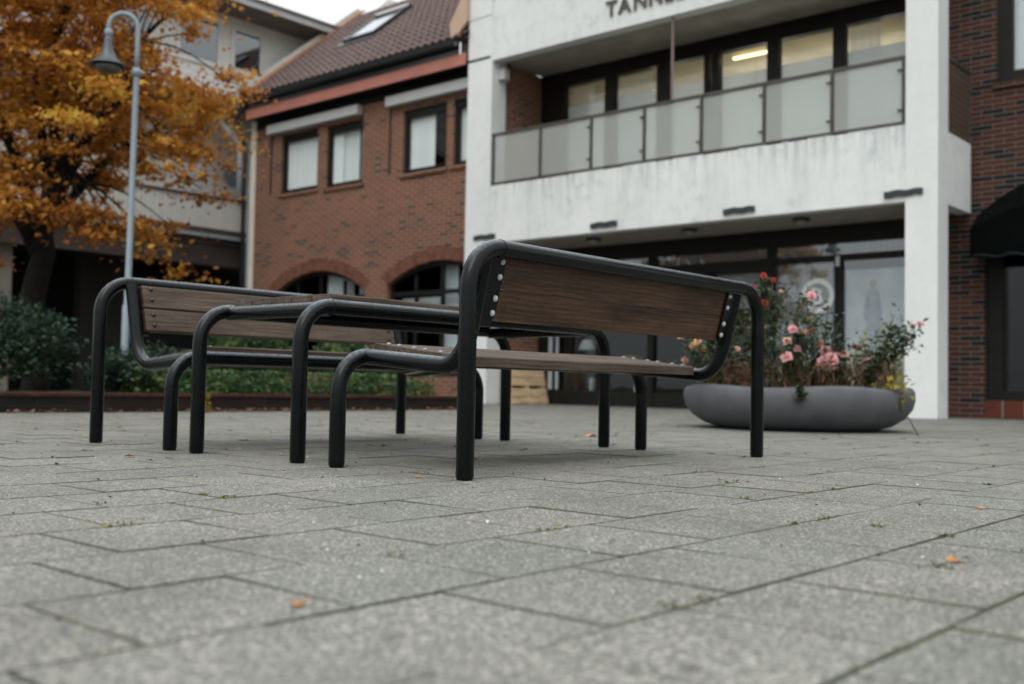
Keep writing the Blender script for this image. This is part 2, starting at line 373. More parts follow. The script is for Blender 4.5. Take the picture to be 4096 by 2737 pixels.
MT = {}
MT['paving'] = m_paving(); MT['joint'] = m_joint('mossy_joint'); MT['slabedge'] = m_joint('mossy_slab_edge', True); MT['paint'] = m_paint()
MT['wood_dark'] = m_wood('weathered_brown_wood', (.019, .0085, .0042), (.078, .037, .0175), (.18, .09, .04), grey=.06, rough=.55)
MT['wood_grey'] = m_wood('weathered_grey_wood', (.028, .0175, .012), (.088, .056, .038), (.175, .122, .088), grey=.38)
MT['cap'] = simple('white_nut_cap', (.50, .52, .51), .4, .5, .1, 30)
MT['stud'] = simple('grey_bolt_head', (.24, .26, .28), .35, .5, .2, 30, metal=.4)
MT['bolt'] = simple('dark_bolt', (.02, .024, .028), .35, .6, .3, 40, metal=.3)
MT['white'] = m_concrete('white_painted_concrete', (.69, .70, .69))
MT['white_parapet'] = m_concrete('white_stained_parapet', (.72, .73, .72), 1.35, top=4.1)
MT['white_clean'] = m_concrete('white_painted_render', (.70, .71, .70), .45)
MT['soffit'] = simple('brown_soffit', (.30, .275, .24), .8, .2, .15, 3)
MT['darkframe'] = simple('dark_brown_frame', (.007, .0065, .006), .5, .25, .3, 8)
MT['railmetal'] = simple('brown_rail_metal', (.05, .042, .038), .5, .5, .25, 10)
MT['frost'] = m_frost('frosted_panel', (.86, .87, .84), .64)
MT['brownpanel'] = m_stripe('brown_panel', (.085, .055, .042), (.045, .03, .024), .09, 'z', .1)
MT['glass'] = m_glass('window_glass', (.93, .95, .95), 1.6)
MT['shopglass'] = m_glass('shop_glass', (.9, .93, .94), 2.35)
MT['houseglass'] = m_glass('house_glass', (.6, .64, .66), 2.5)
MT['darkglass'] = m_glass('dark_glass', (.6, .64, .66), 1.5)
MT['brickL'] = m_brick('orange_brick', [(.145, .050, .030), (.205, .076, .045), (.175, .062, .038), (.035, .027, .028)], (.27, .195, .148), .27, .072, .0125, darkf=.91)
MT['brickLy'] = m_brick('orange_brick_return', [(.145, .050, .030), (.205, .076, .045), (.175, .062, .038), (.035, .027, .028)], (.27, .195, .148), .27, .072, .0125, 'y', darkf=.91)
MT['brickR'] = m_brick('dark_red_brick', [(.055, .021, .015), (.085, .029, .019), (.068, .025, .017), (.013, .014, .016)], (.115, .11, .10), .31, .0755, .0075, darkf=.74)
MT['soldier'] = m_brick('soldier_brick', [(.17, .058, .030), (.235, .078, .040), (.20, .066, .034), (.05, .034, .03)], (.15, .10, .075), .085, .4, .009)
MT['bedbrick'] = m_brick('dark_bed_brick', [(.016, .010, .009), (.026, .013, .011), (.02, .011, .01), (.01, .01, .01)], (.014, .013, .012), .3, .075, .012, 'y')
MT['tile'] = simple('brown_roof_tile', (.095, .062, .056), .7, .3, .3, 5, .3, 40)
MT['tile_red'] = simple('red_roof_tile', (.16, .075, .06), .75, .3, .25, 5, .3, 30)
MT['fascia'] = simple('salmon_fascia', (.40, .155, .12), .6, .35, .1, 2)
MT['gutter'] = simple('black_gutter', (.012, .014, .017), .3, .55, .3, 5)
MT['awnbox'] = simple('light_grey_awning_box', (.45, .45, .45), .45, .4, .06, 3)
MT['barge'] = simple('pale_barge_board', (.42, .42, .39), .6, .3, .12, 3)
MT['ochretile'] = simple('orange_verge_tile', (.33, .165, .09), .75, .25, .25, 8)
MT['beige'] = simple('beige_board', (.46, .32, .235), .65, .3, .08, 2)
MT['cream'] = simple('cream_board', (.62, .58, .50), .6, .3, .08, 3)
MT['greypipe'] = simple('pale_grey_pipe', (.36, .40, .43), .5, .4, .1, 4)
MT['curtain'] = m_stripe('white_curtain', (.92, .93, .93), (.74, .76, .78), .07, 'y', .25, .9, .05)
MT['curtain_lit'] = m_frost('translucent_half_curtain', (.93, .94, .95), .04)
MT['curtain_room'] = m_frost('translucent_room_curtain', (.72, .70, .62), .2)
MT['curtain_dim'] = m_stripe('grey_lamella_curtain', (.34, .345, .35), (.25, .255, .26), .09, 'y', .2, .9)
MT['ochrewall'] = simple('ochre_room_wall', (.36, .315, .225), .9, .1, .15, 2)
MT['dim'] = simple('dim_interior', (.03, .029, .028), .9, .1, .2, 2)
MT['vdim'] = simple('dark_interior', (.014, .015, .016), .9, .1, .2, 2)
MT['siding_v'] = m_stripe('grey_vertical_boards', (.47, .455, .43), (.30, .29, .28), .11, 'x', .1)
MT['siding_h'] = m_stripe('white_horizontal_boards', (.76, .75, .75), (.5, .49, .49), .14, 'z', .08)
MT['housewall'] = simple('pale_house_wall', (.70, .68, .64), .7, .3, .07, 2)
MT['whitewood'] = simple('white_painted_wood', (.66, .65, .63), .5, .4, .06, 3)
MT['eave'] = simple('brown_eave', (.17, .15, .135), .7, .3, .12, 3)
MT['brownbeam'] = simple('brown_beam', (.045, .035, .032), .6, .3, .2, 3)
MT['lamp'] = simple('grey_blue_lamp_paint', (.20, .245, .28), .45, .45, .1, 6)
MT['lampdark'] = simple('dark_lamp_shade', (.06, .075, .088), .4, .5, .2, 6)
MT['lampglass'] = simple('dull_lamp_glass', (.10, .10, .085), .2, .6, .2, 9)
MT['tub'] = simple('grey_planter', (.088, .09, .098), .7, .3, .14, 5, .35, 140, dirt=((.13, .135, .14), 5., .8, .4))
MT['soil'] = simple('dark_soil', (.022, .017, .012), .95, .1, .4, 20, .8, 60)
MT['pallet'] = m_wood('pale_pallet_wood', (.52, .36, .20), (.68, .50, .31), (.76, .60, .41), grey=.08)
MT['bark'] = simple('dark_bark', (.010, .009, .008), .9, .2, .4, 14, .8, 40)
MT['stem'] = simple('rose_stem', (.075, .07, .03), .7, .3, .3, 20)
MT['maple'] = m_leaf('autumn_leaf', [(.15, (.17, .06, .022)), (.34, (.36, .135, .032)), (.54, (.55, .24, .042)), (.74, (.72, .39, .06)), (.92, (.66, .48, .085))], .5, .6, .55, .8)
MT['shrub'] = m_leaf('evergreen_leaf', [(.1, (.008, .022, .014)), (.4, (.016, .04, .025)), (.7, (.034, .066, .036)), (.95, (.09, .11, .04))], .2, .5, 1.5)
MT['herb'] = m_leaf('green_herb_leaf', [(.1, (.028, .07, .03)), (.45, (.058, .125, .048)), (.72, (.12, .18, .06)), (.92, (.32, .30, .07))], .3, .55, 2.)
MT['heather'] = m_leaf('dark_needle_leaf', [(.1, (.018, .04, .026)), (.5, (.034, .065, .038)), (.9, (.06, .09, .05))], .2, .6, 2.)
MT['roseleaf'] = m_leaf('rose_leaf', [(.1, (.03, .052, .03)), (.5, (.052, .075, .04)), (.8, (.095, .10, .045)), (.95, (.24, .18, .055))], .25, .5, 3.)
MT['yellowleaf'] = m_leaf('yellow_green_leaf', [(.1, (.16, .16, .03)), (.5, (.33, .27, .035)), (.9, (.46, .34, .03))], .3, .5, 3.)
MT['moss'] = m_leaf('olive_moss', [(.1, (.07, .075, .022)), (.5, (.14, .14, .035)), (.9, (.24, .21, .05))], .1, .8, 3.)
MT['dry'] = m_leaf('dry_brown_tuft', [(.1, (.07, .035, .022)), (.5, (.16, .085, .052)), (.9, (.26, .16, .09))], .2, .8, 2.5)
MT['fallen'] = m_leaf('fallen_orange_leaf', [(.1, (.38, .15, .04)), (.9, (.52, .24, .07))], .1, .6, 20.)
for nme, c in (('pink', (.88, .50, .52)), ('peach', (.86, .54, .41)), ('yellow', (.76, .46, .18)), ('red', (.52, .075, .05))):
    MT[nme] = m_leaf('petal_'+nme, [(.1, tuple(x*.78 for x in c)), (.9, c)], .35, .55, 30., .85)
MT['blue'] = simple('blue_stake', (.02, .10, .28), .5, .4, .1, 8)
MT['letters'] = simple('dark_grey_letter', (.07, .062, .055), .5, .4, .1, 9)
MT['decal'] = simple('white_window_film', (.92, .94, .95), .6, .3, .04, 5)
MT['poster'] = simple('pale_poster_paper', (.60, .61, .62), .7, .25, .22, 2.6)
MT['posterpath'] = simple('yellowed_poster_print', (.46, .43, .27), .7, .25, .12, 4)
MT['posterfig'] = simple('grey_blue_poster_print', (.36, .39, .41), .7, .25, .25, 7)
MT['posterskin'] = simple('warm_poster_print', (.42, .33, .27), .7, .25, .1, 7)
MT['vent'] = simple('dark_grey_vent', (.035, .038, .042), .6, .3, .3, 20)
MT['awning'] = simple('black_green_canvas', (.0016, .0026, .0022), .95, .05, .25, 4)
MT['plinth'] = m_brick('red_brown_plinth_tile', [(.085, .026, .018), (.11, .034, .022), (.10, .03, .02), (.09, .028, .02)], (.19, .18, .16), .3, .3, .012)
MT['whitebox'] = simple('white_card', (.62, .66, .66), .6, .3, .06, 5)
MT['tubelight'] = m_emit('fluorescent_tube', (1, .86, .42), 3.2)
MT['roomfill'] = m_emit('room_fill_glow', (1, .93, .80), 8.0)  # glow of the added fill lamps upstairs
MT['sky_glass'] = m_glass('skylight_glass', (.3, .33, .35), 25., wav=False)

# ------------------------------------------------------------------ ground and paving
gm = MB(); gm.add([(-400, -400, -.0055), (400, -400, -.0055), (400, 400, -.0055), (-400, 400, -.0055)], [(0, 1, 2, 3)])
setp(gm.build('ground', MT['joint']), kind='structure')
P = .3553; rows = []
for j in range(-13, 58):
    y0 = -1.40+P*j; par = (j % 2)
    for i in range(-12, 46):
        x0 = -1.71+P*i - (0 if par == 0 else P/2)
        rows.append((x0, y0))
rows = np.array(rows); n = len(rows); g = .0036
hx = P/2; cx = rows[:, 0]+hx; cy = rows[:, 1]+hx
jit = RNG.normal(0, .0011, (n, 2)); cx = cx+jit[:, 0]; cy = cy+jit[:, 1]
hz = RNG.normal(0, .0007, n); tx = RNG.normal(0, .0025, n); ty = RNG.normal(0, .0025, n)
V = np.zeros((n, 12, 3)); half = hx-g
for lv, (ins, z) in enumerate(((.0019, 0), (.0, -.0022), (.0, -.02))):
    for q, (sx, sy) in enumerate(((-1, -1), (1, -1), (1, 1), (-1, 1))):
        dx = sx*(half-ins); dy = sy*(half-ins)
        V[:, lv*4+q, 0] = cx+dx; V[:, lv*4+q, 1] = cy+dy; V[:, lv*4+q, 2] = z+hz+tx*dx+ty*dy
F = []
for k in range(n):
    b = k*12; F.append((b, b+1, b+2, b+3))
    for lv in (0, 4):
        for q in range(4): r_ = (q+1) % 4; F.append((b+lv+q, b+lv+4+q, b+lv+4+r_, b+lv+r_))
pm = bpy.data.meshes.new('paving'); pm.from_pydata(V.reshape(-1, 3).tolist(), [], F)
pm.materials.append(MT['paving']); pm.materials.append(MT['slabedge'])
pm.polygons.foreach_set('material_index', [0 if k % 9 == 0 else 1 for k in range(n*9)])
setp(link('paving', pm, None), kind='structure')

# ------------------------------------------------------------------ benches and table
L = 2.19; TR = .0335
def arc(c, a0, a1, r, fn, n=9): return [fn(c[0]+r*math.cos(a0+(a1-a0)*i/n), c[1]+r*math.sin(a0+(a1-a0)*i/n)) for i in range(n+1)]
def leg_path(y, zr, rb, right):
    p = [(0, .0), (0, .012), (0, zr-rb)] + [(rb-rb*math.cos(t), zr-rb+rb*math.sin(t)) for t in [math.pi/2*i/9 for i in range(1, 10)]]
    return [((L-x) if right else x, y, z) for x, z in p]
def legs(root, y, zr, rb):
    for r in (False, True):
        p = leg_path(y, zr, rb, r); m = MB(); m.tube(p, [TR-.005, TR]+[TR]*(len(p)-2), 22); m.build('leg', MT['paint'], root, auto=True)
def rail(root, name, y, zr, rb):
    m = MB(); m.tube([(rb, y, zr), (L/2, y, zr), (L-rb, y, zr)], TR+.0003, 22, caps=False)
    for x in (rb, L-rb): m.tube([(x-.0045, y, zr), (x-.0025, y, zr), (x, y, zr), (x+.0025, y, zr), (x+.0045, y, zr)], [TR, TR+.0018, TR+.0026, TR+.0018, TR], 22, caps=False)
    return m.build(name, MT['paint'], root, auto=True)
SX = .145; D = .72
def bench(label, wood, wood2):
    root = thing('park_bench', (0, 0, 0), label, 'bench', 'tube framed benches facing each other across the table')
    legs(root, 0, .862, .165); rail(root, 'back_rail', 0, .862, .165)
    legs(root, D, .456, .15); rail(root, 'front_rail', D, .456, .15)
    A = Vector((0, .118, .575)); B = Vector((0, .285, .4225)); Cc = Vector((0, .160, .408))
    pth = [Vector((0, .050, .852)), Vector((0, .06, .81))] + [A*(1-t)**2+Cc*2*t*(1-t)+B*t*t for t in [i/10 for i in range(11)]] + [Vector((0, D, .456))]
    for x in (SX, L-SX):
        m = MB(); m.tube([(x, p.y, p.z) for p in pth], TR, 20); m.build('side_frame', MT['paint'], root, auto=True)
    t = Vector((0, -.25, .968)).normalized(); nf = Vector((0, .968, .25)).normalized(); O = Vector((0, .108, .594))
    def P(s, o, x): q = O+t*s+nf*o; return (x, q.y, q.z)
    for sgn in (0, 1):
        X = (lambda x: L-x) if sgn else (lambda x: x)
        m = MB(); oc = [(.125, -.02), (.125, .262), (.248, .262), (.248, .03), (.222, -.02)]
        pts = [P(s, o, X(x)) for o in (-.012, -.004) for x, s in oc]
        m.add(pts, [(0, 1, 2, 3, 4), (9, 8, 7, 6, 5)]+[(i, 5+i, 5+(i+1) % 5, (i+1) % 5) for i in range(5)])
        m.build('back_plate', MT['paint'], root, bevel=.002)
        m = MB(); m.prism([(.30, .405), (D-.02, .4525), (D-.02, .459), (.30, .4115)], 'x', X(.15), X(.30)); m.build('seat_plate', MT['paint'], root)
    for a, b in ((.0, .125), (.129, .256)):
        m = MB(); c = .006; x0, x1 = .192, L-.192
        q = [(a, .0), (b, .0), (b, .034-c), (b-c, .034), (a+c, .034), (a, .034-c)]
        m.add([P(s, o, x) for x in (x0, x1) for s, o in q], [tuple(range(6)), tuple(range(11, 5, -1))]+[(i, 6+i, 6+(i+1) % 6, (i+1) % 6) for i in range(6)])
        m.build('back_slat', wood, root, bevel=.0025)
    for x in (.226, L-.226):
        for s in (.034, .092, .176, .236):
            MB().dome(P(s, -.012, x), -nf, .0135, .011).build('nut_cap', MT['cap'], root, smooth=True)
            MB().dome(P(s, .0335, x+(.015 if x < 1 else -.015)), nf, .0135, .010).build('bolt_head', MT['bolt'], root, smooth=True)
    zt = lambda y: .515+(y-.72)*.113
    for a, b in ((.265, .412), (.419, .567), (.574, .722)):
        m = MB(); c = .006
        m.prism([(a, zt(a)-.045), (b, zt(b)-.045), (b, zt(b)-c), (b-c, zt(b)), (a+c, zt(a)), (a, zt(a)-c)], 'x', .19, L-.19); m.build('seat_slat', wood2, root, bevel=.0025)
        for x in (.235, L-.235):
            for y in ((a+b)/2-.032, (a+b)/2+.032):
                MB().dome((x, y, zt(y)-.0005), (0, -.113, 1), .0125, .008).build('bolt_head', MT['stud'], root, smooth=True)
    return root
b1 = bench('black tube bench seen from behind, nearest the camera, brown back slats with white nut caps', MT['wood_dark'], MT['wood_grey'])
b2 = bench('black tube bench seen from the front beyond the table, greyer slats with dark bolt heads', MT['wood_grey'], MT['wood_grey'])
b2.location = (L, 2.6931, 0); b2.rotation_euler = (0, 0, math.pi)
tb = thing('picnic_table', (0, 0, 0), 'low black tube table with brown slatted top standing between the two benches', 'table')
for y in (.9765, 1.7395):
    legs(tb, y, .675, .155); rail(tb, 'long_rail', y, .675, .155)
for x in (.16, L-.16):
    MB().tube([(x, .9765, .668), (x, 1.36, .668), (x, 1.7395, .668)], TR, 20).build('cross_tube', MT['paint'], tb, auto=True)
for k in range(5):
    a = .985+k*.149; b = a+.143; c = .006
    m = MB(); m.prism([(a, .703), (b, .703), (b, .735-c), (b-c, .735), (a+c, .735), (a, .735-c)], 'x', .175, L-.175); m.build('top_slat', MT['wood_grey'], tb, bevel=.0025)
    for x in (.215, L-.215):
        for y in (a+.04, b-.04): MB().dome((x, y, .7345), (0, 0, 1), .009, .004).build('bolt_head', MT['stud'], tb, smooth=True)

# ------------------------------------------------------------------ white building
XF = 11.85
wb = thing('white_building', (XF, 6.6, 0), 'white concrete shop building with a long glazed balcony over a dark shopfront', 'building')
XP = lambda X0: (lambda u, v, w_: (X0+w_, u, v))
MB().box(XF, XF+.42, 10.76, 11.38, 0, 7.38, .012).build('pillar', MT['white_clean'], wb)
MB().box(XF, XF+.42, 2.45, 2.90, 0, 9.2, .012).build('pillar', MT['white_clean'], wb)
MB().box(XF-.01, XF+.45, 10.775, 11.50, 7.38, 9.2, .01).build('upper_wall', MT['white_clean'], wb)
MB().box(XF+.015, XF+.22, 2.9, 10.76, 3.02, 4.10, .01).build('parapet', MT['white_parapet'], wb)
MB().box(XF+.42, 13.28, 2.47, 2.67, 3.0, 4.03, .01).build('parapet', MT['white_clean'], wb)
MB().box(XF+.012, XF+.25, 2.9, 10.772, 6.5, 9.2, .01).build('upper_beam', MT['white'], wb)
MB().box(XF+.22, 13.355, 2.67, 10.74, 3.03, 3.30).build('balcony_floor', MT['soffit'], wb)
MB().box(XF+.25, 13.355, 2.9, 10.74, 6.52, 6.70).build('balcony_ceiling', MT['soffit'], wb)
MB().box(XF+.02, 17.5, 2.5, 11.4, 9.2, 9.4).build('roof', MT['white_clean'], wb)
rl = MB()
rl.box(XF+.03, XF+.075, 2.9, 10.76, 5.055, 5.10); rl.box(XF+.035, XF+.07, 2.9, 10.76, 4.13, 4.165)
for y in (9.08, 7.9, 5.7, 4.54, 6.9): rl.box(XF+.02, XF+.08, y-.14, y+.14, 4.075, 4.13)
rlo = rl.build('railing', MT['railmetal'], wb)
py_ = [10.72, 9.57, 8.42, 7.31, 6.21, 5.10, 4.0, 2.94]
for i, y in enumerate(py_):
    m = MB(); m.box(XF+.032, XF+.068, y-.025, y+.025, 4.165, 5.055)
    for z in (4.33, 4.9):
        if 1 < i: m.box(XF+.02, XF+.05, y-.01, y+.085, z-.012, z+.012)
    m.build('post', MT['railmetal'], rlo)
for a, b in zip(py_[:-1], py_[1:]): MB().box(XF+.055, XF+.063, b+.03, a-.03, 4.17, 5.05).build('glass_panel', MT['frost'], rlo)
MB().box(XF+.45, 13.30, 2.49, 2.51, 4.05, 5.08).build('side_screen', MT['brownpanel'], wb)
MB().box(XF+.45, 13.30, 2.475, 2.525, 5.08, 5.12).box(13.26, 13.30, 2.48, 2.52, 4.05, 5.08).build('side_rail', MT['railmetal'], wb)
MB().tube([(XF+.11, 6.81, 3.9), (XF+.11, 6.81, 6.52)], .022, 10).build('drain_pipe', simple('pinkish_pipe', (.20, .15, .14), .5, .4), wb)
for ya, yb in ((11.13, 10.6), (8.36, 7.81), (5.76, 5.22), (3.19, 2.65)):
    m = MB(); k = 12
    for i in range(k):
        y0 = yb+(ya-yb)*i/k; y1 = yb+(ya-yb)*(i+1)/k; dz = .008*math.sin(i*1.05)
        m.box(XF-.028-.004*math.cos(i*2.1), XF+.015, y0, y1, 3.10+dz, 3.185+dz)
    m.build('wall_vent', MT['vent'], wb)
for x, y in ((12.45, 8.75), (12.45, 6.75), (12.45, 4.74)):
    m = MB(); m.lathe([(.12, 0), (.14, -.03), (.13, -.05)], (x, y, 3.03), 20); cl = m.build('ceiling_light', MT['vent'], wb, auto=True)
    MB().lathe([(.10, 0), (.085, -.03), (.03, -.045)], (x, y, 2.98), 18).build('diffuser', MT['soffit'], cl, smooth=True)
# upper windows on the balcony
fr = MB(); XB = 13.36
fr.box(XB-.05, XB+.1, 3.30, 10.74, 6.24, 6.52)
for a, b in ((10.74, 10.16), (9.19, 8.97), (8.02, 7.79), (7.03, 6.95), (6.87, 6.73), (5.81, 5.60), (4.64, 4.44), (3.44, 3.30)): fr.box(XB-.04, XB+.1, b, a, 3.3, 6.24)
fr.box(XB-.03, XB+.1, 3.3, 10.2, 3.3, 3.42)
fro = fr.build('balcony_window_frame', MT['darkframe'], wb)
for a, b in ((10.16, 9.19), (8.97, 8.02), (7.79, 7.03), (6.95, 6.87), (6.73, 5.81), (5.60, 4.64), (4.44, 3.44)):
    MB().box(XB+.02, XB+.028, b+.001, a-.001, 3.42, 6.24).build('pane', MT['glass'], fro)
    MB().box(XB+.10, XB+.11, b-.05, a+.05, 3.42, 5.84+random.uniform(-.01, .01)).build('half_curtain', MT['curtain_lit'], fro)
for a, b in ((10.16, 9.62), (9.0, 8.3), (4.46, 3.95)):
    m = MB(); k = 40
    pts = [(XB+.22+.018*math.sin(i*1.9), a+(b-a)*i/k) for i in range(k+1)]
    m.add([(x, y, z) for z in (3.5, 6.24) for x, y in pts], [(i, i+1, k+2+i, k+1+i) for i in range(k)]); m.build('curtain', MT['curtain_room'], fro, smooth=True)
def shell(name, x0, x1, y0, y1, z0, z1, mat, parent, t=.08):
    m = MB(); m.box(x1, x1+t, y0, y1, z0, z1); m.box(x0, x1, y0-t, y0, z0, z1); m.box(x0, x1, y1, y1+t, z0, z1); m.box(x0, x1+t, y0-t, y1+t, z1, z1+t); m.box(x0, x1+t, y0-t, y1+t, z0-t, z0)
    return m.build(name, mat, parent)
shell('upper_room', XB+.27, 16.6, 3.4, 10.65, 3.42, 6.30, MT['ochrewall'], wb)
MB().box(13.72, 13.78, 6.02, 6.68, 6.21, 6.24).build('fluorescent_lamp', MT['tubelight'], wb)
for x, y in ((15.0, 4.6), (15.0, 6.6), (15.6, 9.2)): MB().box(x-.3, x+.3, y-.5, y+.5, 5.30, 5.36).build('hidden_fill_lamp', MT['roomfill'], wb)  # unseen fill lamps, added to brighten the upper room and its curtains
# shopfront under the balcony
XS = 13.42
sf = MB()
sf.box(XS-.06, XS+.1, 3.30, 10.72, 2.74, 3.025)
sf.box(XS-.05, XS+.08, 8.05, 10.50, 2.40, 2.56); sf.box(XS-.05, XS+.08, 5.78, 8.05, 2.37, 2.56); sf.box(XS-.05, XS+.08, 3.30, 5.69, 2.45, 2.55)
for a, b, z0, z1 in ((10.74, 10.46, 0, 2.74), (8.17, 8.04, 0, 2.74), (5.79, 5.685, 0, 2.74), (5.91, 5.79, 0, 2.37), (4.60, 4.49, 0, 2.45), (3.42, 3.30, 0, 2.74), (6.93, 6.86, 0, 2.37), (9.33, 9.27, .28, 2.40)): sf.box(XS-.07, XS+.09, b, a, z0, z1)
sf.box(XS-.055, XS+.085, 3.30, 10.50, 0, .27)
sfo = sf.build('shopfront_frame', MT['darkframe'], wb)
for a, b, z0, z1 in ((10.46, 8.17, 2.56, 2.74), (8.04, 5.79, 2.56, 2.74), (5.685, 3.42, 2.55, 2.74), (10.46, 9.33, .27, 2.40), (9.27, 8.17, .27, 2.40), (8.04, 6.93, .27, 2.37), (6.86, 5.91, .27, 2.37), (5.685, 4.60, .27, 2.45), (4.49, 3.42, .27, 2.45)):
    MB().box(XS, XS+.008, b, a, z0, z1).build('shop_pane', MT['shopglass'] if z0 > 2.5 or a < 5.7 else MT['glass'], sfo)
for a, b in ((10.46, 8.17), (8.04, 5.79), (5.685, 3.42)): MB().box(XS+.12, XS+.125, b, a, 2.56, 2.74).build('transom_blind', MT['curtain_dim'], sfo)
MB().box(XS+.13, XS+.14, 4.55, 5.68, .5, 2.43).build('lamella_curtain', MT['curtain_dim'], sfo)
MB().box(XS+.13, XS+.14, 5.92, 6.85, 1.75, 2.36).build('lamella_curtain', MT['curtain_dim'], sfo)
MB().box(XS-.075, XS-.07, 4.51, 4.58, 2.36, 2.52).build('notice_sticker', MT['whitebox'], sfo)
for a, b in ((10.37, 10.46), (10.22, 10.28)): MB().box(XS-.09, XS-.07, a, b, .3, 2.0).build('door_trim', MT['greypipe'], sfo)
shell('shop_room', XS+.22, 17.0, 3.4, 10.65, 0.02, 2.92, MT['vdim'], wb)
# ring with a letter B on the pane
yc, zc = 4.91, 1.905; m = MB(); k = 40; V_ = []; F_ = []
for x in (XS-.012, XS-.006):
    for r in (.205, .285):
        for i in range(k): a = 2*math.pi*i/k; V_.append((x, yc+r*math.cos(a), zc+r*math.sin(a)))
for i in range(k):
    j = (i+1) % k; F_ += [(i, j, k+j, k+i), (2*k+i, 3*k+i, 3*k+j, 2*k+j), (i, 2*k+i, 2*k+j, j), (k+i, k+j, 3*k+j, 3*k+i)]
m.add(V_, F_)
tm, wd = text_mb('B', .38, .003, lambda a, b, c: (XS-.009-c, yc+.125-a, zc-.135+b)); m.add(tm.v, tm.f)
m.build('letter_logo', MT['decal'], sfo)
# sign on the beam
sg = thing('sign_lettering', (XF-.02, 7.3, 6.73), 'dark capital letters of a sign fixed on the white beam, cut by the picture edge', 'sign')
yy = 8.10
for ch in 'TANNLEGE':
    lm, wd = text_mb(ch, .38, .012, lambda a, b, c, y_=yy: (XF-.014-c, y_-a, 6.75+b)); lm.build('letter', MT['letters'], sg); yy -= wd+.035
# poster in the right pane
po = thing('window_poster', (XS+.06, 4.0, .3), 'faded tall poster of a standing figure behind the right shop pane', 'poster')
MB().box(XS+.06, XS+.066, 3.5, 4.46, .35, 2.30).build('poster_sheet', MT['poster'], po)
def flat(poly, x, nm, mt, pr): m = MB(); m.prism(poly, 'x', x, x-.003); return m.build(nm, mt, pr)
flat([(4.40, .36), (3.52, .36), (3.52, .9), (3.78, 1.3), (3.92, 1.55), (4.08, 1.55), (4.2, 1.2), (4.42, .85)], XS+.059, 'printed_path', MT['posterpath'], po)
fg = MB()
for poly in ([(4.10, 1.98), (3.93, 1.98), (3.90, 1.45), (3.94, 1.05), (4.05, 1.05), (4.12, 1.5)], [(4.12, 1.95), (4.16, 1.6), (4.13, 1.45), (4.08, 1.8)], [(3.92, 1.95), (3.86, 1.6), (3.90, 1.45), (3.94, 1.8)]): fg.prism(poly, 'x', XS+.0545, XS+.052)
fg.build('printed_figure', MT['posterfig'], po)
flat([(4.01+.055*math.cos(i*math.pi/6), 2.06+.075*math.sin(i*math.pi/6)) for i in range(12)], XS+.0515, 'printed_head', MT['posterskin'], po)
# things seen in the shop
t_ = thing('table_lamp', (XS+.5, 9.95, .9), 'white cone table lamp glimpsed through the shop window', 'lamp')
MB().lathe([(.19, 0), (.10, .2)], (XS+.5, 9.95, 1.08), 18).build('lamp_shade', MT['whitebox'], t_, smooth=True); MB().lathe([(.07, 0), (.02, .04), (.015, .2)], (XS+.5, 9.95, .88), 12).build('lamp_base', MT['vent'], t_)
t_ = thing('display_shelf', (XS+.55, 9.4, 0), 'dark display shelf behind the shop window under the lamp', 'shelf')
for z in (.25, .85): MB().box(XS+.3, XS+.75, 8.4, 10.4, z, z+.03).build('shelf_board', MT['dim'], t_)
for y in (8.42, 10.36): MB().box(XS+.32, XS+.73, y, y+.03, .02, 1.4).build('side_panel', MT['dim'], t_)
def carton(x, y, z, a, b, h, label, mt, cat='box'):
    m = MB(); m.box(x, x+a, y, y+b, z, z+h, .004); m.box(x-.003, x+a+.003, y-.003, y+b+.003, z+h-.03, z+h+.004); o = m.build('carton', mt); setp(o, label, cat); return o
carton(XS+.32, 9.42, .283, .15, .17, .24, 'tall white carton low in the shop window, below the lamp', MT['whitebox'])
carton(XS+.32, 9.68, .283, .1, .08, .24, 'narrow pale blue carton beside the tall white one in the shop window', MT['greypipe'])
carton(XS+.32, 8.48, .283, .18, .22, .10, 'flat white carton at the right end of the low shop shelf', MT['whitebox'])
carton(XS+.35, 8.7, .883, .2, .35, .07, 'yellow flat pack lying on the upper shop shelf', MT['yellowleaf'])

# pallets
pa = thing('wooden_pallet', (12.8, 10.5, 0), 'pale wooden pallet leaning on the brick return beside the white pillar', 'pallet')
def lean(x, d, z): return (x, 10.42+d+z*.22, z)
def slab(m, x0, x1, d0, d1, z0, z1): m.add([lean(x, d, z) for z in (z0, z1) for d in (d0, d1) for x in (x0, x1)], [(0, 2, 3, 1), (4, 5, 7, 6), (0, 1, 5, 4), (2, 6, 7, 3), (0, 4, 6, 2), (1, 3, 7, 5)])
for z0, z1 in ((.015, .13), (.145, .30), (.36, .50), (.515, .66)):
    m = MB(); slab(m, 12.2, 13.32, 0, .02, z0, z1); m.build('board', MT['pallet'], pa)
for x in (12.22, 12.72, 13.2):
    m = MB(); slab(m, x, x+.1, .0205, .11, 0, .665); m.build('bearer', MT['pallet'], pa)

# ------------------------------------------------------------------ brick house on the left
XW = 12.2
bh = thing('brick_house', (XW, 15, 0), 'orange brick house with brown tiled roof, salmon fascia and arched ground floor windows', 'building')
wins = [(16.36, 17.72, 4.72, 6.12), (14.82, 16.06, 4.68, 6.08), (12.28, 13.55, 4.70, 6.05), (10.95, 12.08, 4.70, 6.05)]
arches = [(14.64, 17.92, .5, 2.33, 2.84), (10.62, 13.94, .5, 2.33, 2.84)]
plate2d(rect(10.78, 18.72, 0, 6.62), [rect(a, b, c, d) for a, b, c, d in wins]+[arch(a, b, c, d, e) for a, b, c, d, e in arches if a > 10.8]+[arch(10.9, 13.94, .5, 2.40, 2.84)], XP(XW), .24).build('wall', MT['brickL'], bh)
MB().box(XW+.24, 13.40, 10.76, 10.98, 0, 6.52).build('return_wall', MT['brickLy'], bh)
MB().box(XW+.02, 13.5, 10.765, 10.775, 2.95, 3.35)
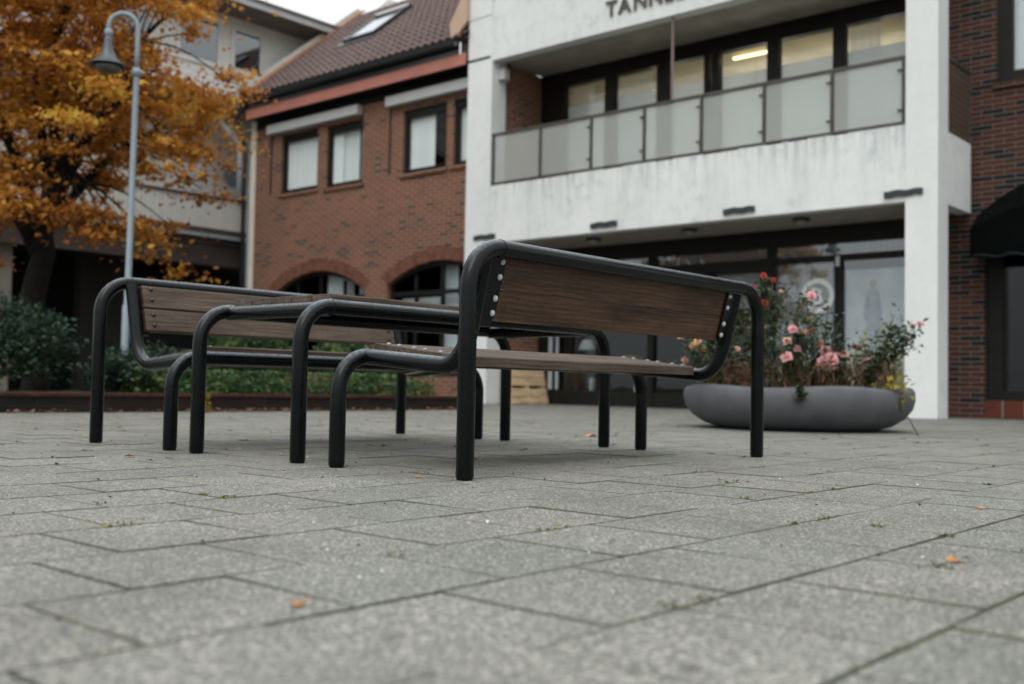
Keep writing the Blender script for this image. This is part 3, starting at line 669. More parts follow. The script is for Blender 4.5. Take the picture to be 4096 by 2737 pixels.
for a, b, c, d in wins:
    f = plate2d(rect(a, b, c, d), [rect(a+.09, b-.08, c+.10, d-.17)], XP(XW+.06), .08).build('window', MT['darkframe'], bh)
    MB().box(XW+.10, XW+.107, a+.09, b-.08, c+.10, d-.17).build('pane', MT['glass'], f)
    MB().box(XW-.05, XW+.02, a-.06, b+.06, c-.07, c-.005).build('sill', MT['brickL'], bh)
    full = a < 14 or a > 16.2
    m = MB(); k = 44; y0, y1 = (a+.12, b-.12) if a > 12.2 and a < 12.5 or True else (a, b)
    y0, y1 = a+.01, b-.01
    if 12 < a < 13: y0 = a+.48
    if 14 < a < 15.5: y0 = b-.42
    pts = [(XW+.165+.015*math.sin(i*1.7), y0+(y1-y0)*i/k) for i in range(k+1)]
    m.add([(x, y, z) for z in (c+.05, d-.05) for x, y in pts], [(i, i+1, k+2+i, k+1+i) for i in range(k)]); m.build('curtain', MT['curtain'], bh, smooth=True)
    if 14 < a < 15.5: MB().box(XW+.20, XW+.205, a, b, c, d).build('roller_blind', MT['curtain'], bh)
for (a, b, c, d, e) in [(14.64, 17.92, .5, 2.33, 2.84), (10.9, 13.94, .5, 2.40, 2.84)]:
    oa = arch(a, b, c, d, e); ia = arch(a+.09, b-.09, c+.09, d, e-.09)
    f = plate2d(oa, [ia], XP(XW+.1), .08).build('arched_window', MT['darkframe'], bh)
    m = MB(); cy_ = (a+b)/2; zt_ = 2.28 if a > 14 else 2.36
    for q in (-.5, 0, .5):
        y = cy_+q*(b-a)*.5; m.box(XW+.11, XW+.17, y-.04, y+.04, c+.09, e-.10-abs(q)*.28)
    m.box(XW+.105, XW+.165, a+.09, b-.09, 2.17, 2.26); m.build('glazing_bar', MT['darkframe'], f)
    plate2d(ia, [], XP(XW+.135), .007).build('pane', MT['shopglass'], f)
    m = MB(); m.box(XW+.35, XW+.36, a+.1, b-.1, 1.55, 2.14); m.build('cafe_curtain', MT['curtain'], f)
    for d0, d1, e0 in (((15.35, 16.25, 2.28), (14.95, 15.15, 2.28)) if a > 14 else ((12.15, 12.62, .6), (11.5, 11.7, .6))): MB().box(XW+.30, XW+.31, d0, d1, e0, 2.85).build('reflection_panel', MT['curtain'], f)  # pale panels behind the glass, imitating bright reflections in the arch
    # soldier course round the arch
    m = MB(); h = (b-a)/2; ri = e-d; r = (h*h+ri*ri)/(2*ri); cz = e-r; an = math.asin(h/r); k = 38
    for i in range(k):
        a0 = -an+2*an*i/k+.003; a1 = -an+2*an*(i+1)/k-.003
        if cy_+r*math.sin(a0) < 11.2 or cy_+r*math.sin(a1) < 11.2: continue
        q = [(cy_+rr*math.sin(t), cz+rr*math.cos(t)) for rr, t in ((r+.005, a0), (r+.005, a1), (r+.27, a1), (r+.27, a0))]
        m.prism(q, 'x', XW-.012-.004*random.random(), XW+.05)
    m.build('arch_course', MT['soldier_c'] if 'soldier_c' in MT else simple('arch_brick', (.15, .064, .043), .85, .2, .35, 6), bh)
for a, b, z in ((14.85, 18.11, 6.16), (10.6, 13.96, 6.16)):
    MB().box(XW-.17, XW-.005, a, b, z, z+.21, .02).build('awning_box', MT['awnbox'], bh)
    for y in (a+.02, b-.02):
        if y > 11.5: MB().box(XW-.03, XW-.004, y-.015, y+.015, z-1.4, z-.01).build('awning_guide', MT['gutter'], bh)
ez = 7.09; sl = .835
MB().box(11.80, 11.84, 11.42, 18.62, 6.54, 6.77, .005).build('fascia', MT['fascia'], bh)
MB().box(11.84, XW, 10.8, 18.62, 6.56, 6.60).build('eaves_soffit', MT['darkframe'], bh)
MB().box(XW-.02, XW-.001, 10.8, 18.70, 6.37, 6.558).build('dark_wall_band', MT['darkframe'], bh)  # dark band across the wall top, just below the soffit
MB().box(11.86, 13.6, 11.10, 11.60, 6.61, 7.35).build('eaves_end_box', MT['brownbeam'], bh)
m = MB()
m.prism([(11.62, 7.02), (11.64, 6.93), (11.70, 6.89), (11.77, 6.92), (11.79, 7.02), (11.775, 7.02), (11.76, 6.935), (11.70, 6.91), (11.65, 6.945), (11.635, 7.02)], 'y', 11.6, 18.78)
m.box(11.79, 11.83, 11.6, 18.7, 6.77, 7.03); m.build('gutter', MT['gutter'], bh)
# roof: rows of waved tiles
m = MB(); cw = .21; nr = 15; rl_ = 4.6/nr; y0, y1 = 11.35, 18.62; dx, dz = 1/math.hypot(1, sl), sl/math.hypot(1, sl); ny = int((y1-y0)/(cw/6))
for r_ in range(nr):
    a = r_*rl_-.02; b = (r_+1)*rl_+.04
    V_ = []
    for s_, lift in ((a, .035), (b, .0)):
        for i in range(ny+1):
            y = y0+(y1-y0)*i/ny; h = lift+.028*math.sin(2*math.pi*y/cw); V_.append((11.74+dx*s_-dz*h, y, ez+dz*s_+dx*h))
    for i in range(ny+1):
        y = y0+(y1-y0)*i/ny; h = .0+.028*math.sin(2*math.pi*y/cw)-.012; V_.append((11.74+dx*a-dz*h, y, ez+dz*a+dx*h))
    m.add(V_, [(i, i+1, ny+2+i, ny+1+i) for i in range(ny)]+[(i, 2*ny+2+i, 2*ny+3+i, i+1) for i in range(ny)])
ro = link('roof', m.mesh('roof'), MT['tile'], bh)
def RP(s_, h, y): return (11.74+dx*s_-dz*h, y, ez+dz*s_+dx*h)
def rbox(m, s0, s1, h0, h1, y0, y1): m.add([RP(s_, h, y) for h in (h0, h1) for y in (y0, y1) for s_ in (s0, s1)], [(0, 2, 3, 1), (4, 5, 7, 6), (0, 1, 5, 4), (2, 6, 7, 3), (0, 4, 6, 2), (1, 3, 7, 5)])
m = MB(); rbox(m, 0, 4.7, -.12, -.03, 11.4, 18.6); m.build('roof_deck', MT['brownbeam'], bh)
m = MB()
for i in range(14): rbox(m, i*.34, i*.34+.36, .02+.02, .075, 18.55, 18.76)
m.build('verge_tile', MT['ochretile'], bh)
m = MB(); rbox(m, -.1, 4.8, -.20, .15, 18.77, 18.98); m.build('barge_board', MT['barge'], bh)
s0, s1, ya, yb = 2.0, 3.55, 15.75, 16.85
m = MB(); rbox(m, s0, s0+.09, .03, .12, ya, yb); rbox(m, s1-.09, s1, .03, .14, ya, yb); rbox(m, s0+.09, s1-.09, .03, .12, ya, ya+.07); rbox(m, s0+.09, s1-.09, .03, .12, yb-.07, yb); rbox(m, s0-.22, s0, .03, .06, ya-.1, yb+.1)
f = m.build('skylight', MT['gutter'], bh)
m = MB(); rbox(m, s0+.09, s1-.09, .085, .10, ya+.07, yb-.07); m.build('skylight_pane', MT['sky_glass'], f)
m = MB(); rbox(m, s1-.22, s1-.12, .12, .16, ya-.02, yb+.02); m.build('skylight_shutter', MT['awnbox'], f)
m = MB(); m.prism([(11.78, 6.97), (11.82, 7.40), (11.5, 7.86), (11.35, 7.86), (11.35, 7.38)], 'x', 11.76, 11.83); m.build('eaves_end_board', MT['beige'], bh)
MB().box(XW-.03, XW+.24, 18.72, 18.90, 0, 6.62, .01).build('corner_board', MT['cream'], bh)
MB().box(XW+.24, 17.5, 18.72, 18.80, 0, 6.6).build('gable_wall', MT['housewall'], bh)
MB().prism([(11.9, 6.6), (17.5, 6.6), (17.5, 10.8), (16.3, 10.8)], 'y', 18.70, 18.76).build('gable', MT['housewall'], bh)
dp = [(11.72, 18.72, 6.95), (11.72, 18.78, 6.75), (11.80, 18.92, 6.5), (12.0, 19.0, 6.15), (12.09, 19.02, 5.9), (12.09, 19.02, .05)]
MB().tube(dp, .05, 12).build('downpipe', MT['gutter'], bh, smooth=True)
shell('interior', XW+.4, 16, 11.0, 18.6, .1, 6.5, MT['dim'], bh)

# ------------------------------------------------------------------ grey house behind
YG = 19.25
gh = thing('grey_house', (8, YG, 0), 'pale grey boarded house with dark open ground floor behind the autumn tree', 'building')
MB().box(2.5, 12.6, YG, YG+.12, 3.95, 4.66).build('balcony_front', MT['siding_v'], gh)
MB().box(2.5, 12.6, YG-.04, YG+.16, 4.66, 4.72).build('balcony_cap', MT['brownbeam'], gh)
MB().box(2.5, 12.6, YG-.02, YG+.2, 3.84, 3.95).build('edge_beam', MT['brownbeam'], gh)
MB().box(2.5, 12.6, YG+.02, YG+.2, 3.75, 3.84).build('edge_trim', MT['greypipe'], gh)
MB().box(2.5, 17, YG+.2, YG+8, 3.60, 3.9).build('floor_slab', MT['brownbeam'], gh)
MB().box(2.5, 12.6, YG+.25, YG+.45, 3.1, 3.60).build('lintel_beam', MT['brownbeam'], gh)
MB().box(9.2, 10.3, YG+2.0, YG+2.3, 0, 3.6).build('passage_pier', MT['dim'], gh)
MB().box(2.5, 17, YG+6, YG+6.2, 0, 3.6).build('passage_wall', MT['vdim'], gh)
MB().box(10.9, 12.3, YG+2.0, YG+2.1, 0, 2.3).build('passage_door', MT['vdim'], gh)
MB().box(6.0, 7.0, YG+.6, YG+1.1, 0, 3.6).build('post', MT['eave'], gh)
YU = YG+1.3
MB().box(2.5, 17, YU, YU+.2, 3.9, 7.1).build('upper_wall', MT['housewall'], gh)
m = MB(); m.box(11.45, 12.25, YU-.04, YU-.002, 3.9, 6.0); lo = m.build('louvre_door', MT['siding_h'], gh)
MB().lathe([(.28, 0), (.26, .03), (.2, .05)], (0, 0, 0), 24)
m = MB(); k = 24
m.add([(12.75+.24*math.cos(2*math.pi*i/k), YU-.08+o, 5.55+.24*math.sin(2*math.pi*i/k)) for o in (0, .08) for i in range(k)], [tuple(range(k-1, -1, -1)), tuple(range(k, 2*k))]+[(i, (i+1) % k, k+(i+1) % k, k+i) for i in range(k)])
m.build('round_wall_lamp', MT['lamp'], gh)
MB().tube([(11.65, YG+.25, 6.62), (12.05, YG+.1, 6.25), (12.13, YG+.05, 6.12), (12.16, YG+.05, 5.95), (12.16, YG+.05, 4.7)], .085, 12).build('rain_pipe', MT['greypipe'], gh, smooth=True)
MB().tube([(12.35, YG-.1, 0), (12.35, YG-.1, 6.2)], .06, 10).build('rain_pipe', MT['greypipe'], gh, smooth=True)
m = MB(); m.prism([(YG-.12, 7.13), (YG-.12, 7.08), (YU+.1, 7.36), (YU+.1, 7.42)], 'x', 2.5, 13.2); m.build('pent_roof', MT['tile_red'], gh)
MB().box(2.5, 12.5, YG-.2, YG-.1, 7.0, 7.09).build('gutter', MT['awnbox'], gh)
MB().box(2.5, 12.5, YG-.1, YU, 6.98, 7.05).build('pent_soffit', MT['eave'], gh)
YV = YG+.35
wv = [(10.55, 11.62, 8.0, 9.02), (12.05, 12.85, 8.02, 9.0), (6.5, 8.0, 8.0, 9.0), (8.4, 9.8, 8.0, 9.0)]
FY = lambda u, v, w_: (u, YV+w_, v)
plate2d(rect(2.5, 17, 7.9, 9.3), [rect(*q) for q in wv], FY, .15).build('attic_wall', MT['housewall'], gh)
MB().box(2.5, 13.6, YV-.05, YV+.15, 7.3, 7.9).build('attic_siding', MT['siding_h'], gh)
MB().box(2.5, 13.8, YV-.09, YV-.001, 7.9, 7.97).build('attic_band', MT['whitewood'], gh)
for a, b, c, d in wv:
    f = plate2d(rect(a-.08, b+.08, c-.08, d+.08), [rect(a+.03, b-.03, c+.03, d-.03)], lambda u, v, w_: (u, YV-.04+w_, v), .07).build('window', MT['whitewood'], gh)
    MB().box(a+.03, b-.03, YV-.02, YV-.013, c+.03, d-.03).build('pane', MT['houseglass'], f)
MB().box(2.5, 17, YV-.95, YV+.5, 9.3, 9.36).build('eaves_soffit', MT['eave'], gh)
MB().box(2.5, 17, YV-1.0, YV-.95, 9.3, 9.46).build('eaves_board', MT['awnbox'], gh)
m = MB(); m.prism([(YV-1.06, 9.46), (YV-1.06, 9.51), (YV+4, 10.6), (YV+4, 10.5)], 'x', 2.3, 17); m.build('roof', MT['eave'], gh)
shell('interior', 2.6, 16.9, YV+.2, YV+3, 7.5, 9.25, MT['vdim'], gh)

# ------------------------------------------------------------------ dark red brick building on the right
XR = 13.36
rb = thing('red_brick_building', (XR, -2, 0), 'dark red brick building at the right edge with a black arched awning', 'building')
plate2d(rect(-7, 3.29, 0, 9.1), [rect(.6, 2.13, 4.9, 6.9), rect(-1.0, 2.30, .27, 2.9)], XP(XR), .25).build('wall', MT['brickR'], rb)
f = plate2d(rect(.6, 2.13, 4.9, 6.9), [rect(.75, 1.92, 5.06, 6.75)], XP(XR+.03), .1).build('window', MT['darkframe'], rb)
MB().box(XR+.08, XR+.088, .75, 1.92, 5.06, 6.75).build('pane', MT['glass'], f); MB().box(XR+.3, XR+.31, .6, 2.1, 4.9, 6.9).build('curtain', MT['curtain'], f)
MB().box(XR-.05, XR+.02, .55, 2.18, 4.82, 4.895).build('sill', MT['brickR'], rb)
f = plate2d(rect(-1.0, 2.30, .27, 2.9), [rect(-.85, 2.06, .40, 2.42)], XP(XR+.06), .1).build('shop_window', MT['darkframe'], rb)
MB().box(XR+.1, XR+.108, -.85, 2.06, .40, 2.42).build('pane', MT['darkglass'], f)
MB().box(XR-.004, XR+.2, -1.0, 2.298, .02, .27).build('plinth', MT['plinth'], rb)
m = MB(); oa = arch(-1.05, 2.40, 2.35, 2.98, 3.62, 24)
m.add([(XR-.004, u, v) for u, v in oa]+[(XR-.62, .675+(u-.675)*.95, 2.28 if v < 2.4 else 2.28+(v-2.28)*.6) for u, v in oa], [(i, i+1, len(oa)+i+1, len(oa)+i) for i in range(len(oa)-1)]+[tuple(range(len(oa), 2*len(oa)))])
aw = m.build('awning', MT['awning'], rb)
m = MB(); k = 40
pts = [(XR-.625, .675+1.6-3.2*i/k, 2.30+.022*math.sin(i*1.2)) for i in range(k+1)]; m.tube(pts, .003, 5); m.build('valance_piping', MT['lampdark'], aw)
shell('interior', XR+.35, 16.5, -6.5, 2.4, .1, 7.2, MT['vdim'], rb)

# ------------------------------------------------------------------ planting bed
bd = thing('raised_bed', (2.5, 7.5, 0), 'low dark brick planting bed running behind the benches', 'planting bed')
m = MB(); m.box(-6, 7.72, 7.48, 7.70, 0, .155); m.box(7.50, 7.72, 7.70, 11.2, 0, .155); m.build('bed_wall', MT['bedbrick'], bd)
MB().box(-6, 7.74, 7.46, 7.72, .155, .195, .01).build('coping', simple('red_coping_brick', (.045, .019, .014), .85, .2, .35, 9), bd)
m = MB(); N_ = 40
for i in range(N_+1):
    for j in range(11): m.v.append((-6+13.5*i/N_, 7.71+3.5*j/10, .13+.05*random.random()))
m.f = [(i*11+j, (i+1)*11+j, (i+1)*11+j+1, i*11+j+1) for i in range(N_) for j in range(10)]
link('soil', m.mesh('soil'), MT['soil'], bd, True)

def blob_pts(c, r, n, shell_=.55):
    d = RNG.normal(size=(n, 3)); d /= np.linalg.norm(d, axis=1, keepdims=True); q = (shell_+(1-shell_)*RNG.random((n, 1)))
    return np.array(c)+d*q*np.array(r)
def shrub(name, label, cat, c, r, n, size, mat, lumps=10, upr=False, group=None):
    t = thing(name, (c[0], c[1], .15), label, cat, group)
    P_ = []
    for i in range(lumps):
        a = 2*math.pi*random.random(); q = .72*math.sqrt(random.random()); z = random.random()
        cc = (c[0]+r[0]*q*math.cos(a), c[1]+r[1]*q*math.sin(a), .2+(r[2])*(.25+.6*z*(1-.5*q)))
        P_.append(blob_pts(cc, (r[0]*.42, r[1]*.42, r[2]*.30), n//lumps, .45))
    Pn = np.concatenate(P_); Pn = Pn[Pn[:, 2] > .1]
    quads('foliage', leaf_quads(Pn, size, .35, .5), mat, t)
    m = MB()
    for i in range(7):
        a = 2*math.pi*i/7; m.tube([(c[0], c[1], .1), (c[0]+r[0]*.3*math.cos(a), c[1]+r[1]*.3*math.sin(a), r[2]*.5), (c[0]+r[0]*.6*math.cos(a), c[1]+r[1]*.6*math.sin(a), r[2]*.8)], [.014, .01, .005], 6)
    m.build('stems', MT['stem'], t)
    if upr:
        Q = []
        for i in range(70):
            a = 2*math.pi*random.random(); q = math.sqrt(random.random())*.85; x = c[0]+r[0]*q*math.cos(a); y = c[1]+r[1]*q*math.sin(a); z0 = .15+r[2]*(1.0-.45*q*q)
            for k in range(26):
                f_ = random.random(); Q.append((x+random.gauss(0, .018), y+random.gauss(0, .018), z0-.12+f_*.26))
        Q = np.array(Q); quads('upright_tips', leaf_quads(Q, size*.75, -.4, .42, dirs=np.tile((0, 0, 1.2), (len(Q), 1))), MT['shrub'], t)
    return t
shrub('evergreen_shrub', 'big dark evergreen shrub with upright tips at the left edge, on the raised bed', 'shrub', (1.75, 8.45, 0), (1.08, .75, .95), 10500, .055, MT['shrub'], 26, True)
shrub('conifer_cushion', 'low needle leaved cushion plant right of the big dark shrub', 'shrub', (3.05, 8.05, 0), (.5, .4, .42), 5200, .05, MT['heather'], 12)
shrub('conifer_cushion', 'taller needle leaved bush showing between the uprights of the far bench', 'shrub', (3.75, 8.55, 0), (.62, .5, .62), 6500, .055, MT['heather'], 14)
shrub('leafy_bush', 'green bush with yellow leaves under the far bench back slats', 'shrub', (5.25, 8.75, 0), (.95, .5, .95), 7000, .06, MT['herb'], 16)
shrub('leafy_bush', 'green bush with yellowing tips at the right end of the bed', 'shrub', (6.9, 8.7, 0), (.75, .6, .92), 5600, .06, MT['herb'], 14)
Q = np.stack([RNG.uniform(3.0, 7.55, 7000), 7.62+RNG.gamma(2., .16, 7000), .16+RNG.gamma(2., .07, 7000)], 1); Q[:, 2] = np.minimum(Q[:, 2], .45)
setp(quads('ground_cover', leaf_quads(Q, .055, .5, .6), MT['herb']), kind='stuff')
tw = thing('trailing_weed', (5.0, 7.45, .2), 'pale green weed hanging over the bed wall under the far bench', 'plant')
c0 = at(519, 905, 11.2); Q = np.array([(5.0+random.gauss(0, .03), 7.43-random.random()*.05, .24-.24*abs(random.random())**.8) for _ in range(160)]); Q[:, 0] += c0.x-5.0
quads('foliage', leaf_quads(Q, .05, .2, .5), MT['yellowleaf'], tw)

# ------------------------------------------------------------------ street lamp
lx, ly = 3.62, 9.0
lp = thing('street_lamp', (lx, ly, 0), 'grey blue swan neck street lamp with bell shaped shade in front of the tree', 'street lamp')
MB().tube([(lx, ly, .1), (lx, ly, 1.2), (lx+.012, ly, 1.22), (lx+.03, ly, 3.98)], [.046, .043, .039, .034], 16).build('pole', MT['lamp'], lp, auto=True)
MB().lathe([(.036, -.05), (.055, -.04), (.060, 0), (.054, .035), (.034, .05)], (lx+.03, ly, 4.0), 20).build('collar', MT['lamp'], lp, smooth=True)
ca = Vector((rt.x, rt.y, 0)).normalized()   # the arm swings roughly along the row of paving
ax = Vector((-.8, .6, 0)).normalized()
bx = Vector((lx+.03, ly, 0)); rr = .165; zc_ = 4.53
pts = [bx+Vector((0, 0, 4.0)), bx+Vector((0, 0, 4.25))]+[bx+ax*(rr-rr*math.cos(t))+Vector((0, 0, zc_+rr*math.sin(t))) for t in [math.pi*i/14 for i in range(15)]]
tip = bx+ax*2*rr
pts.append(tip+Vector((0, 0, 4.47)))
MB().tube(pts, .029, 14).build('swan_neck', MT['lamp'], lp, smooth=True)
MB().lathe([(.029, .05), (.048, .03), (.05, -.01), (.043, -.05)], (tip.x, tip.y, 4.45), 18).build('shade_collar', MT['lamp'], lp, smooth=True)
sh_ = MB(); sh_.lathe([(.042, .36), (.048, .30), (.058, .20), (.078, .13), (.12, .07), (.175, .03), (.215, .008), (.225, -.01), (.215, -.012), (.17, .01), (.10, .06), (.05, .12)], (tip.x, tip.y, 4.06), 30)
sho = sh_.build('lamp_shade', MT['lampdark'], lp, smooth=True)
MB().lathe([(.16, .0), (.15, -.05), (.11, -.09), (.04, -.105)], (tip.x, tip.y, 4.06), 22).build('lamp_bowl', MT['lampglass'], sho, smooth=True)

# ------------------------------------------------------------------ autumn tree
TX, TY = 3.93, 12.0
tr = thing('maple_tree', (TX, TY, 0), 'maple tree in orange autumn leaf behind the street lamp', 'tree')
wm = MB(); limbs = []
def limb(p0, p1, r0, r1, k=8, sag=.12):
    p0, p1 = Vector(p0), Vector(p1); d = (p1-p0); sd_ = d.cross(Vector((0, 0, 1))).normalized() if abs(d.normalized().z) < .98 else Vector((1, 0, 0))
    am = random.uniform(-1, 1)*d.length*sag; bm_ = random.uniform(-1, 1)*d.length*.05
    pts = [p0+d*(i/k)+sd_*am*math.sin(math.pi*i/k)+Vector((0, 0, 1))*(d.length*.10*math.sin(math.pi*i/k))+sd_*bm_*math.sin(3*math.pi*i/k) for i in range(k+1)]
    rs = [r0+(r1-r0)*(i/k) for i in range(k+1)]; wm.tube(pts, rs, 9 if r0 > .05 else 6); return pts, rs
tp, trr = limb((TX, TY, 0), (TX+.03, TY, 2.35), .19, .15, 6, .02)
ends = [((TX-.35, TY+.3, 5.2), .10), ((TX+.2, TY-.2, 6.6), .12), ((TX+1.25, TY-.35, 5.3), .095), ((TX+1.9, TY+.4, 4.2), .08), ((TX-1.6, TY-.2, 4.8), .095), ((TX-2.1, TY-.6, 3.7), .08), ((TX+.3, TY-1.8, 4.2), .08), ((TX-.4, TY+1.9, 4.6), .08), ((TX+1.4, TY+1.3, 5.0), .07), ((TX-1.2, TY+1.0, 5.9), .07)]
for e, r0 in ends:
    z0 = random.uniform(1.9, 2.35); limbs.append(limb((TX+.02, TY, z0), e, r0, .03, 9, .10))
lp_pts = np.array([p[:] for l_, _ in limbs for p in l_[3:]])
CLUS = []
tries = 0
while len(CLUS) < 240 and tries < 30000:
    tries += 1
    d = RNG.normal(size=3); d /= np.linalg.norm(d); q = RNG.random()**.42
    c = np.array((TX, TY, 4.7))+d*q*np.array((2.75, 2.5, 3.1))
    if c[2] < 2.35 + .10*abs(c[0]-TX): continue
    if c[0]-TX > 1.75 and c[2] > 4.9: continue
    if c[0]-TX > 2.45: continue
    if c[0]-TX > .7 and c[2] < 4.0 and RNG.random() < .72: continue
    if c[0] < TX+.7 and c[1] < TY+.9 and 2.55 < c[2] < 3.6 and RNG.random() < .80: continue
    if any(np.linalg.norm((c-o)/np.array((1, 1, .7))) < .40 for o in CLUS): continue
    CLUS.append(c)
LC = []
def spray(c, n, s_):
    """a flat layered spray of leaves, drooping at its rim"""
    a = RNG.uniform(0, 6.283, n); r = np.abs(RNG.normal(0, .30, n))*s_
    return c+np.stack([r*np.cos(a), r*np.sin(a), RNG.normal(0, .055, n)-.35*r*r], 1)
for c in CLUS:
    j = np.argmin(np.linalg.norm(lp_pts-c, axis=1)); limb(lp_pts[j], c, .018, .006, 5, .15)
    for o in range(3):
        q_ = c+RNG.normal(size=3)*np.array((.17, .17, .18)); limb(c, q_+np.array((.06, .02, .03)), .006, .0025, 3, .2)
        LC.append(spray(q_, int(RNG.integers(60, 120)), RNG.uniform(.6, 1.15)))
for e in ((TX-.5, TY-1.4, 2.3), (TX+.1, TY-1.6, 2.25), (TX-.9, TY-1.4, 2.25), (TX+2.3, TY-.4, 3.9), (TX+1.5, TY-.8, 2.6), (TX+.95, TY-1.1, 2.35), (TX+2.1, TY-.7, 3.2), (TX-.2, TY-1.5, 2.5), (TX-1.0, TY-1.5, 2.5), (TX+.4, TY-1.5, 2.35), (TX-1.7, TY-1.2, 2.6), (TX+2.45, TY-.2, 4.3), (TX+2.15, TY-.6, 4.65), (TX+1.25, TY-1.2, 2.0), (TX+2.25, TY-.3, 4.1), (TX+1.9, TY-.6, 3.5)):
    c = np.array(e); j = np.argmin(np.linalg.norm(lp_pts-c, axis=1)); limb(lp_pts[j], c, .02, .006, 6, .12)
    for o in range(3): LC.append(spray(c+RNG.normal(size=3)*np.array((.2, .2, .12)), 70, .9))
wm.build('trunk', MT['bark'], tr, smooth=True)
LC = np.concatenate(LC)
quads('crown', leaf_quads(LC, .074, .25, .8, .12), MT['maple'], tr)

# ------------------------------------------------------------------ round planter with roses
pcx, pcy = 6.28, 1.78
pl = thing('round_planter', (pcx, pcy, 0), 'big grey bowl planter with wavy rim full of roses, in front of the white pillar', 'planter')
wob = lambda a, r, z: (.012*math.sin(a*5+.6) if z > .3 else 0)
prof = [(.60, 0), (.70, .008), (.83, .045), (.94, .115), (1.005, .20), (1.025, .28), (1.022, .345), (1.0, .378), (.975, .385), (.955, .37), (.94, .30)]
MB().lathe(prof, (pcx, pcy, 0), 72, wob).build('bowl', MT['tub'], pl, smooth=True)
m = MB(); k = 40
m.add([(pcx, pcy, .34)]+[(pcx+.95*math.cos(2*math.pi*i/k), pcy+.95*math.sin(2*math.pi*i/k), .335) for i in range(k)], [(0, 1+i, 1+(i+1) % k) for i in range(k)]); m.build('soil', MT['soil'], pl)
# dry tufts, uncountable
Pn = []; Dn = []
for i in range(150):
    a = random.uniform(0, 6.283); q = .93*math.sqrt(random.random()); x, y = pcx+q*math.cos(a), pcy+q*math.sin(a)
    for k in range(34):
        f_ = random.random(); dxy = (random.gauss(0, .35), random.gauss(0, .35)); h = .28*f_*random.uniform(.7, 1.1)
        Pn.append((x+dxy[0]*h*.5, y+dxy[1]*h*.5, .35+h)); Dn.append((dxy[0]*.5, dxy[1]*.5, 1))
setp(quads('dry_tufts', leaf_quads(np.array(Pn), .075, -.6, .16, .03, np.array(Dn)*1.6), MT['dry']), kind='stuff')

def rose_flower(c, r, n=22):
    V_ = []; r = r*.92
    z = np.array(toc)*.75+np.array((0, 0, .6))+RNG.normal(size=3)*.3; z /= np.linalg.norm(z)
    u = np.cross(z, (0.3, .9, .1)); u /= np.linalg.norm(u); w2 = np.cross(z, u)
    for i in range(n):
        q = i/(n-1); a = i*2.4; rr = r*(.45+.6*q); tilt = 1.35-1.45*q
        d = u*math.cos(a)+w2*math.sin(a); o = d*math.cos(tilt)+z*math.sin(tilt); s = np.cross(z, d)
        b = np.array(c)+d*r*.08
        V_.append([b, b+o*rr*.6+s*rr*.55+z*rr*.08, b+o*rr*1.0, b+o*rr*.6-s*rr*.55+z*rr*.08])
    return V_
toc = (CAM-Vector((pcx, pcy, .3))); toc.z = 0; toc.normalize()
def rose(label, roots, tips, flowers, nleaf, mat='roseleaf'):
    """stems from the soil to tips given in metres; leaves along the stems; flowers sit on their own stems"""
    t = thing('rose_bush', (roots[0], roots[1], .34), label, 'rose bush', 'rose bushes in the bowl planter')
    m = MB(); LP = []
    for p in tips:
        p = Vector(p); b = Vector((roots[0]+random.gauss(0, .05), roots[1]+random.gauss(0, .05), .33)); mid = (b+p)/2+Vector((random.gauss(0, .06), random.gauss(0, .06), .05))
        pts = [b*(1-t_)**2+mid*2*t_*(1-t_)+p*t_*t_ for t_ in [i/7 for i in range(8)]]; m.tube(pts, [.008-.0045*i/7 for i in range(8)], 6)
        for k in range(nleaf):
            u = random.uniform(.25, 1.0)**.8*6.99; i = int(u); q = pts[i].lerp(pts[i+1], u-i)
            for _ in range(2): LP.append((q.x+random.gauss(0, .048), q.y+random.gauss(0, .048), q.z+random.gauss(0, .04)))
    m.build('stems', MT['stem'], t, smooth=True)
    quads('foliage', leaf_quads(np.array(LP), .047, .3, .6), MT[mat], t)
    for (p, r, cname) in flowers:
        quads('flower', np.array(rose_flower(p, r)), MT[cname], t)
    return t
def W_(x, y, d=9.35): return at(x, y, d)
def bush(label, rx, depth, tips, fl, nleaf):
    b = at(rx, 880, depth); T = [W_(x, y, depth+random.uniform(-.2, .2)) for x, y in tips]; FL = []
    for x, y, r, c in fl:
        p = W_(x, y, depth-.1+random.uniform(-.12, .1)); FL.append(((p.x, p.y, p.z), r, c)); T.append(p-Vector((0, 0, .02)))
    return rose(label, (b.x, b.y), T, FL, nleaf)
bush('tallest rose bush with red buds, at the back of the planter behind the bench leg', 1745, 9.75, [(1680, 690), (1700, 660), (1735, 700), (1765, 655), (1790, 690), (1720, 730), (1770, 740), (1800, 660)], [(1725, 658, .035, 'red'), (1750, 632, .034, 'red'), (1772, 642, .028, 'red'), (1752, 695, .045, 'red'), (1790, 668, .025, 'peach')], 34)
bush('rose bush with yellow and peach flowers at the left rim of the planter', 1650, 9.5, [(1580, 790), (1600, 770), (1640, 760), (1660, 800), (1690, 770), (1700, 810), (1620, 820)], [(1600, 782, .046, 'peach'), (1588, 792, .038, 'yellow'), (1606, 800, .046, 'yellow'), (1570, 827, .044, 'peach'), (1560, 772, .035, 'peach'), (1690, 800, .032, 'peach')], 32)
bush('low rose bush with several pink blooms in the middle of the planter', 1805, 9.0, [(1760, 780), (1780, 740), (1830, 720), (1850, 790), (1800, 800), (1770, 820), (1840, 700)], [(1750, 749, .034, 'pink'), (1818, 755, .052, 'pink'), (1805, 782, .046, 'peach'), (1828, 800, .046, 'pink'), (1803, 818, .060, 'pink'), (1840, 762, .034, 'yellow'), (1857, 759, .024, 'red')], 34)
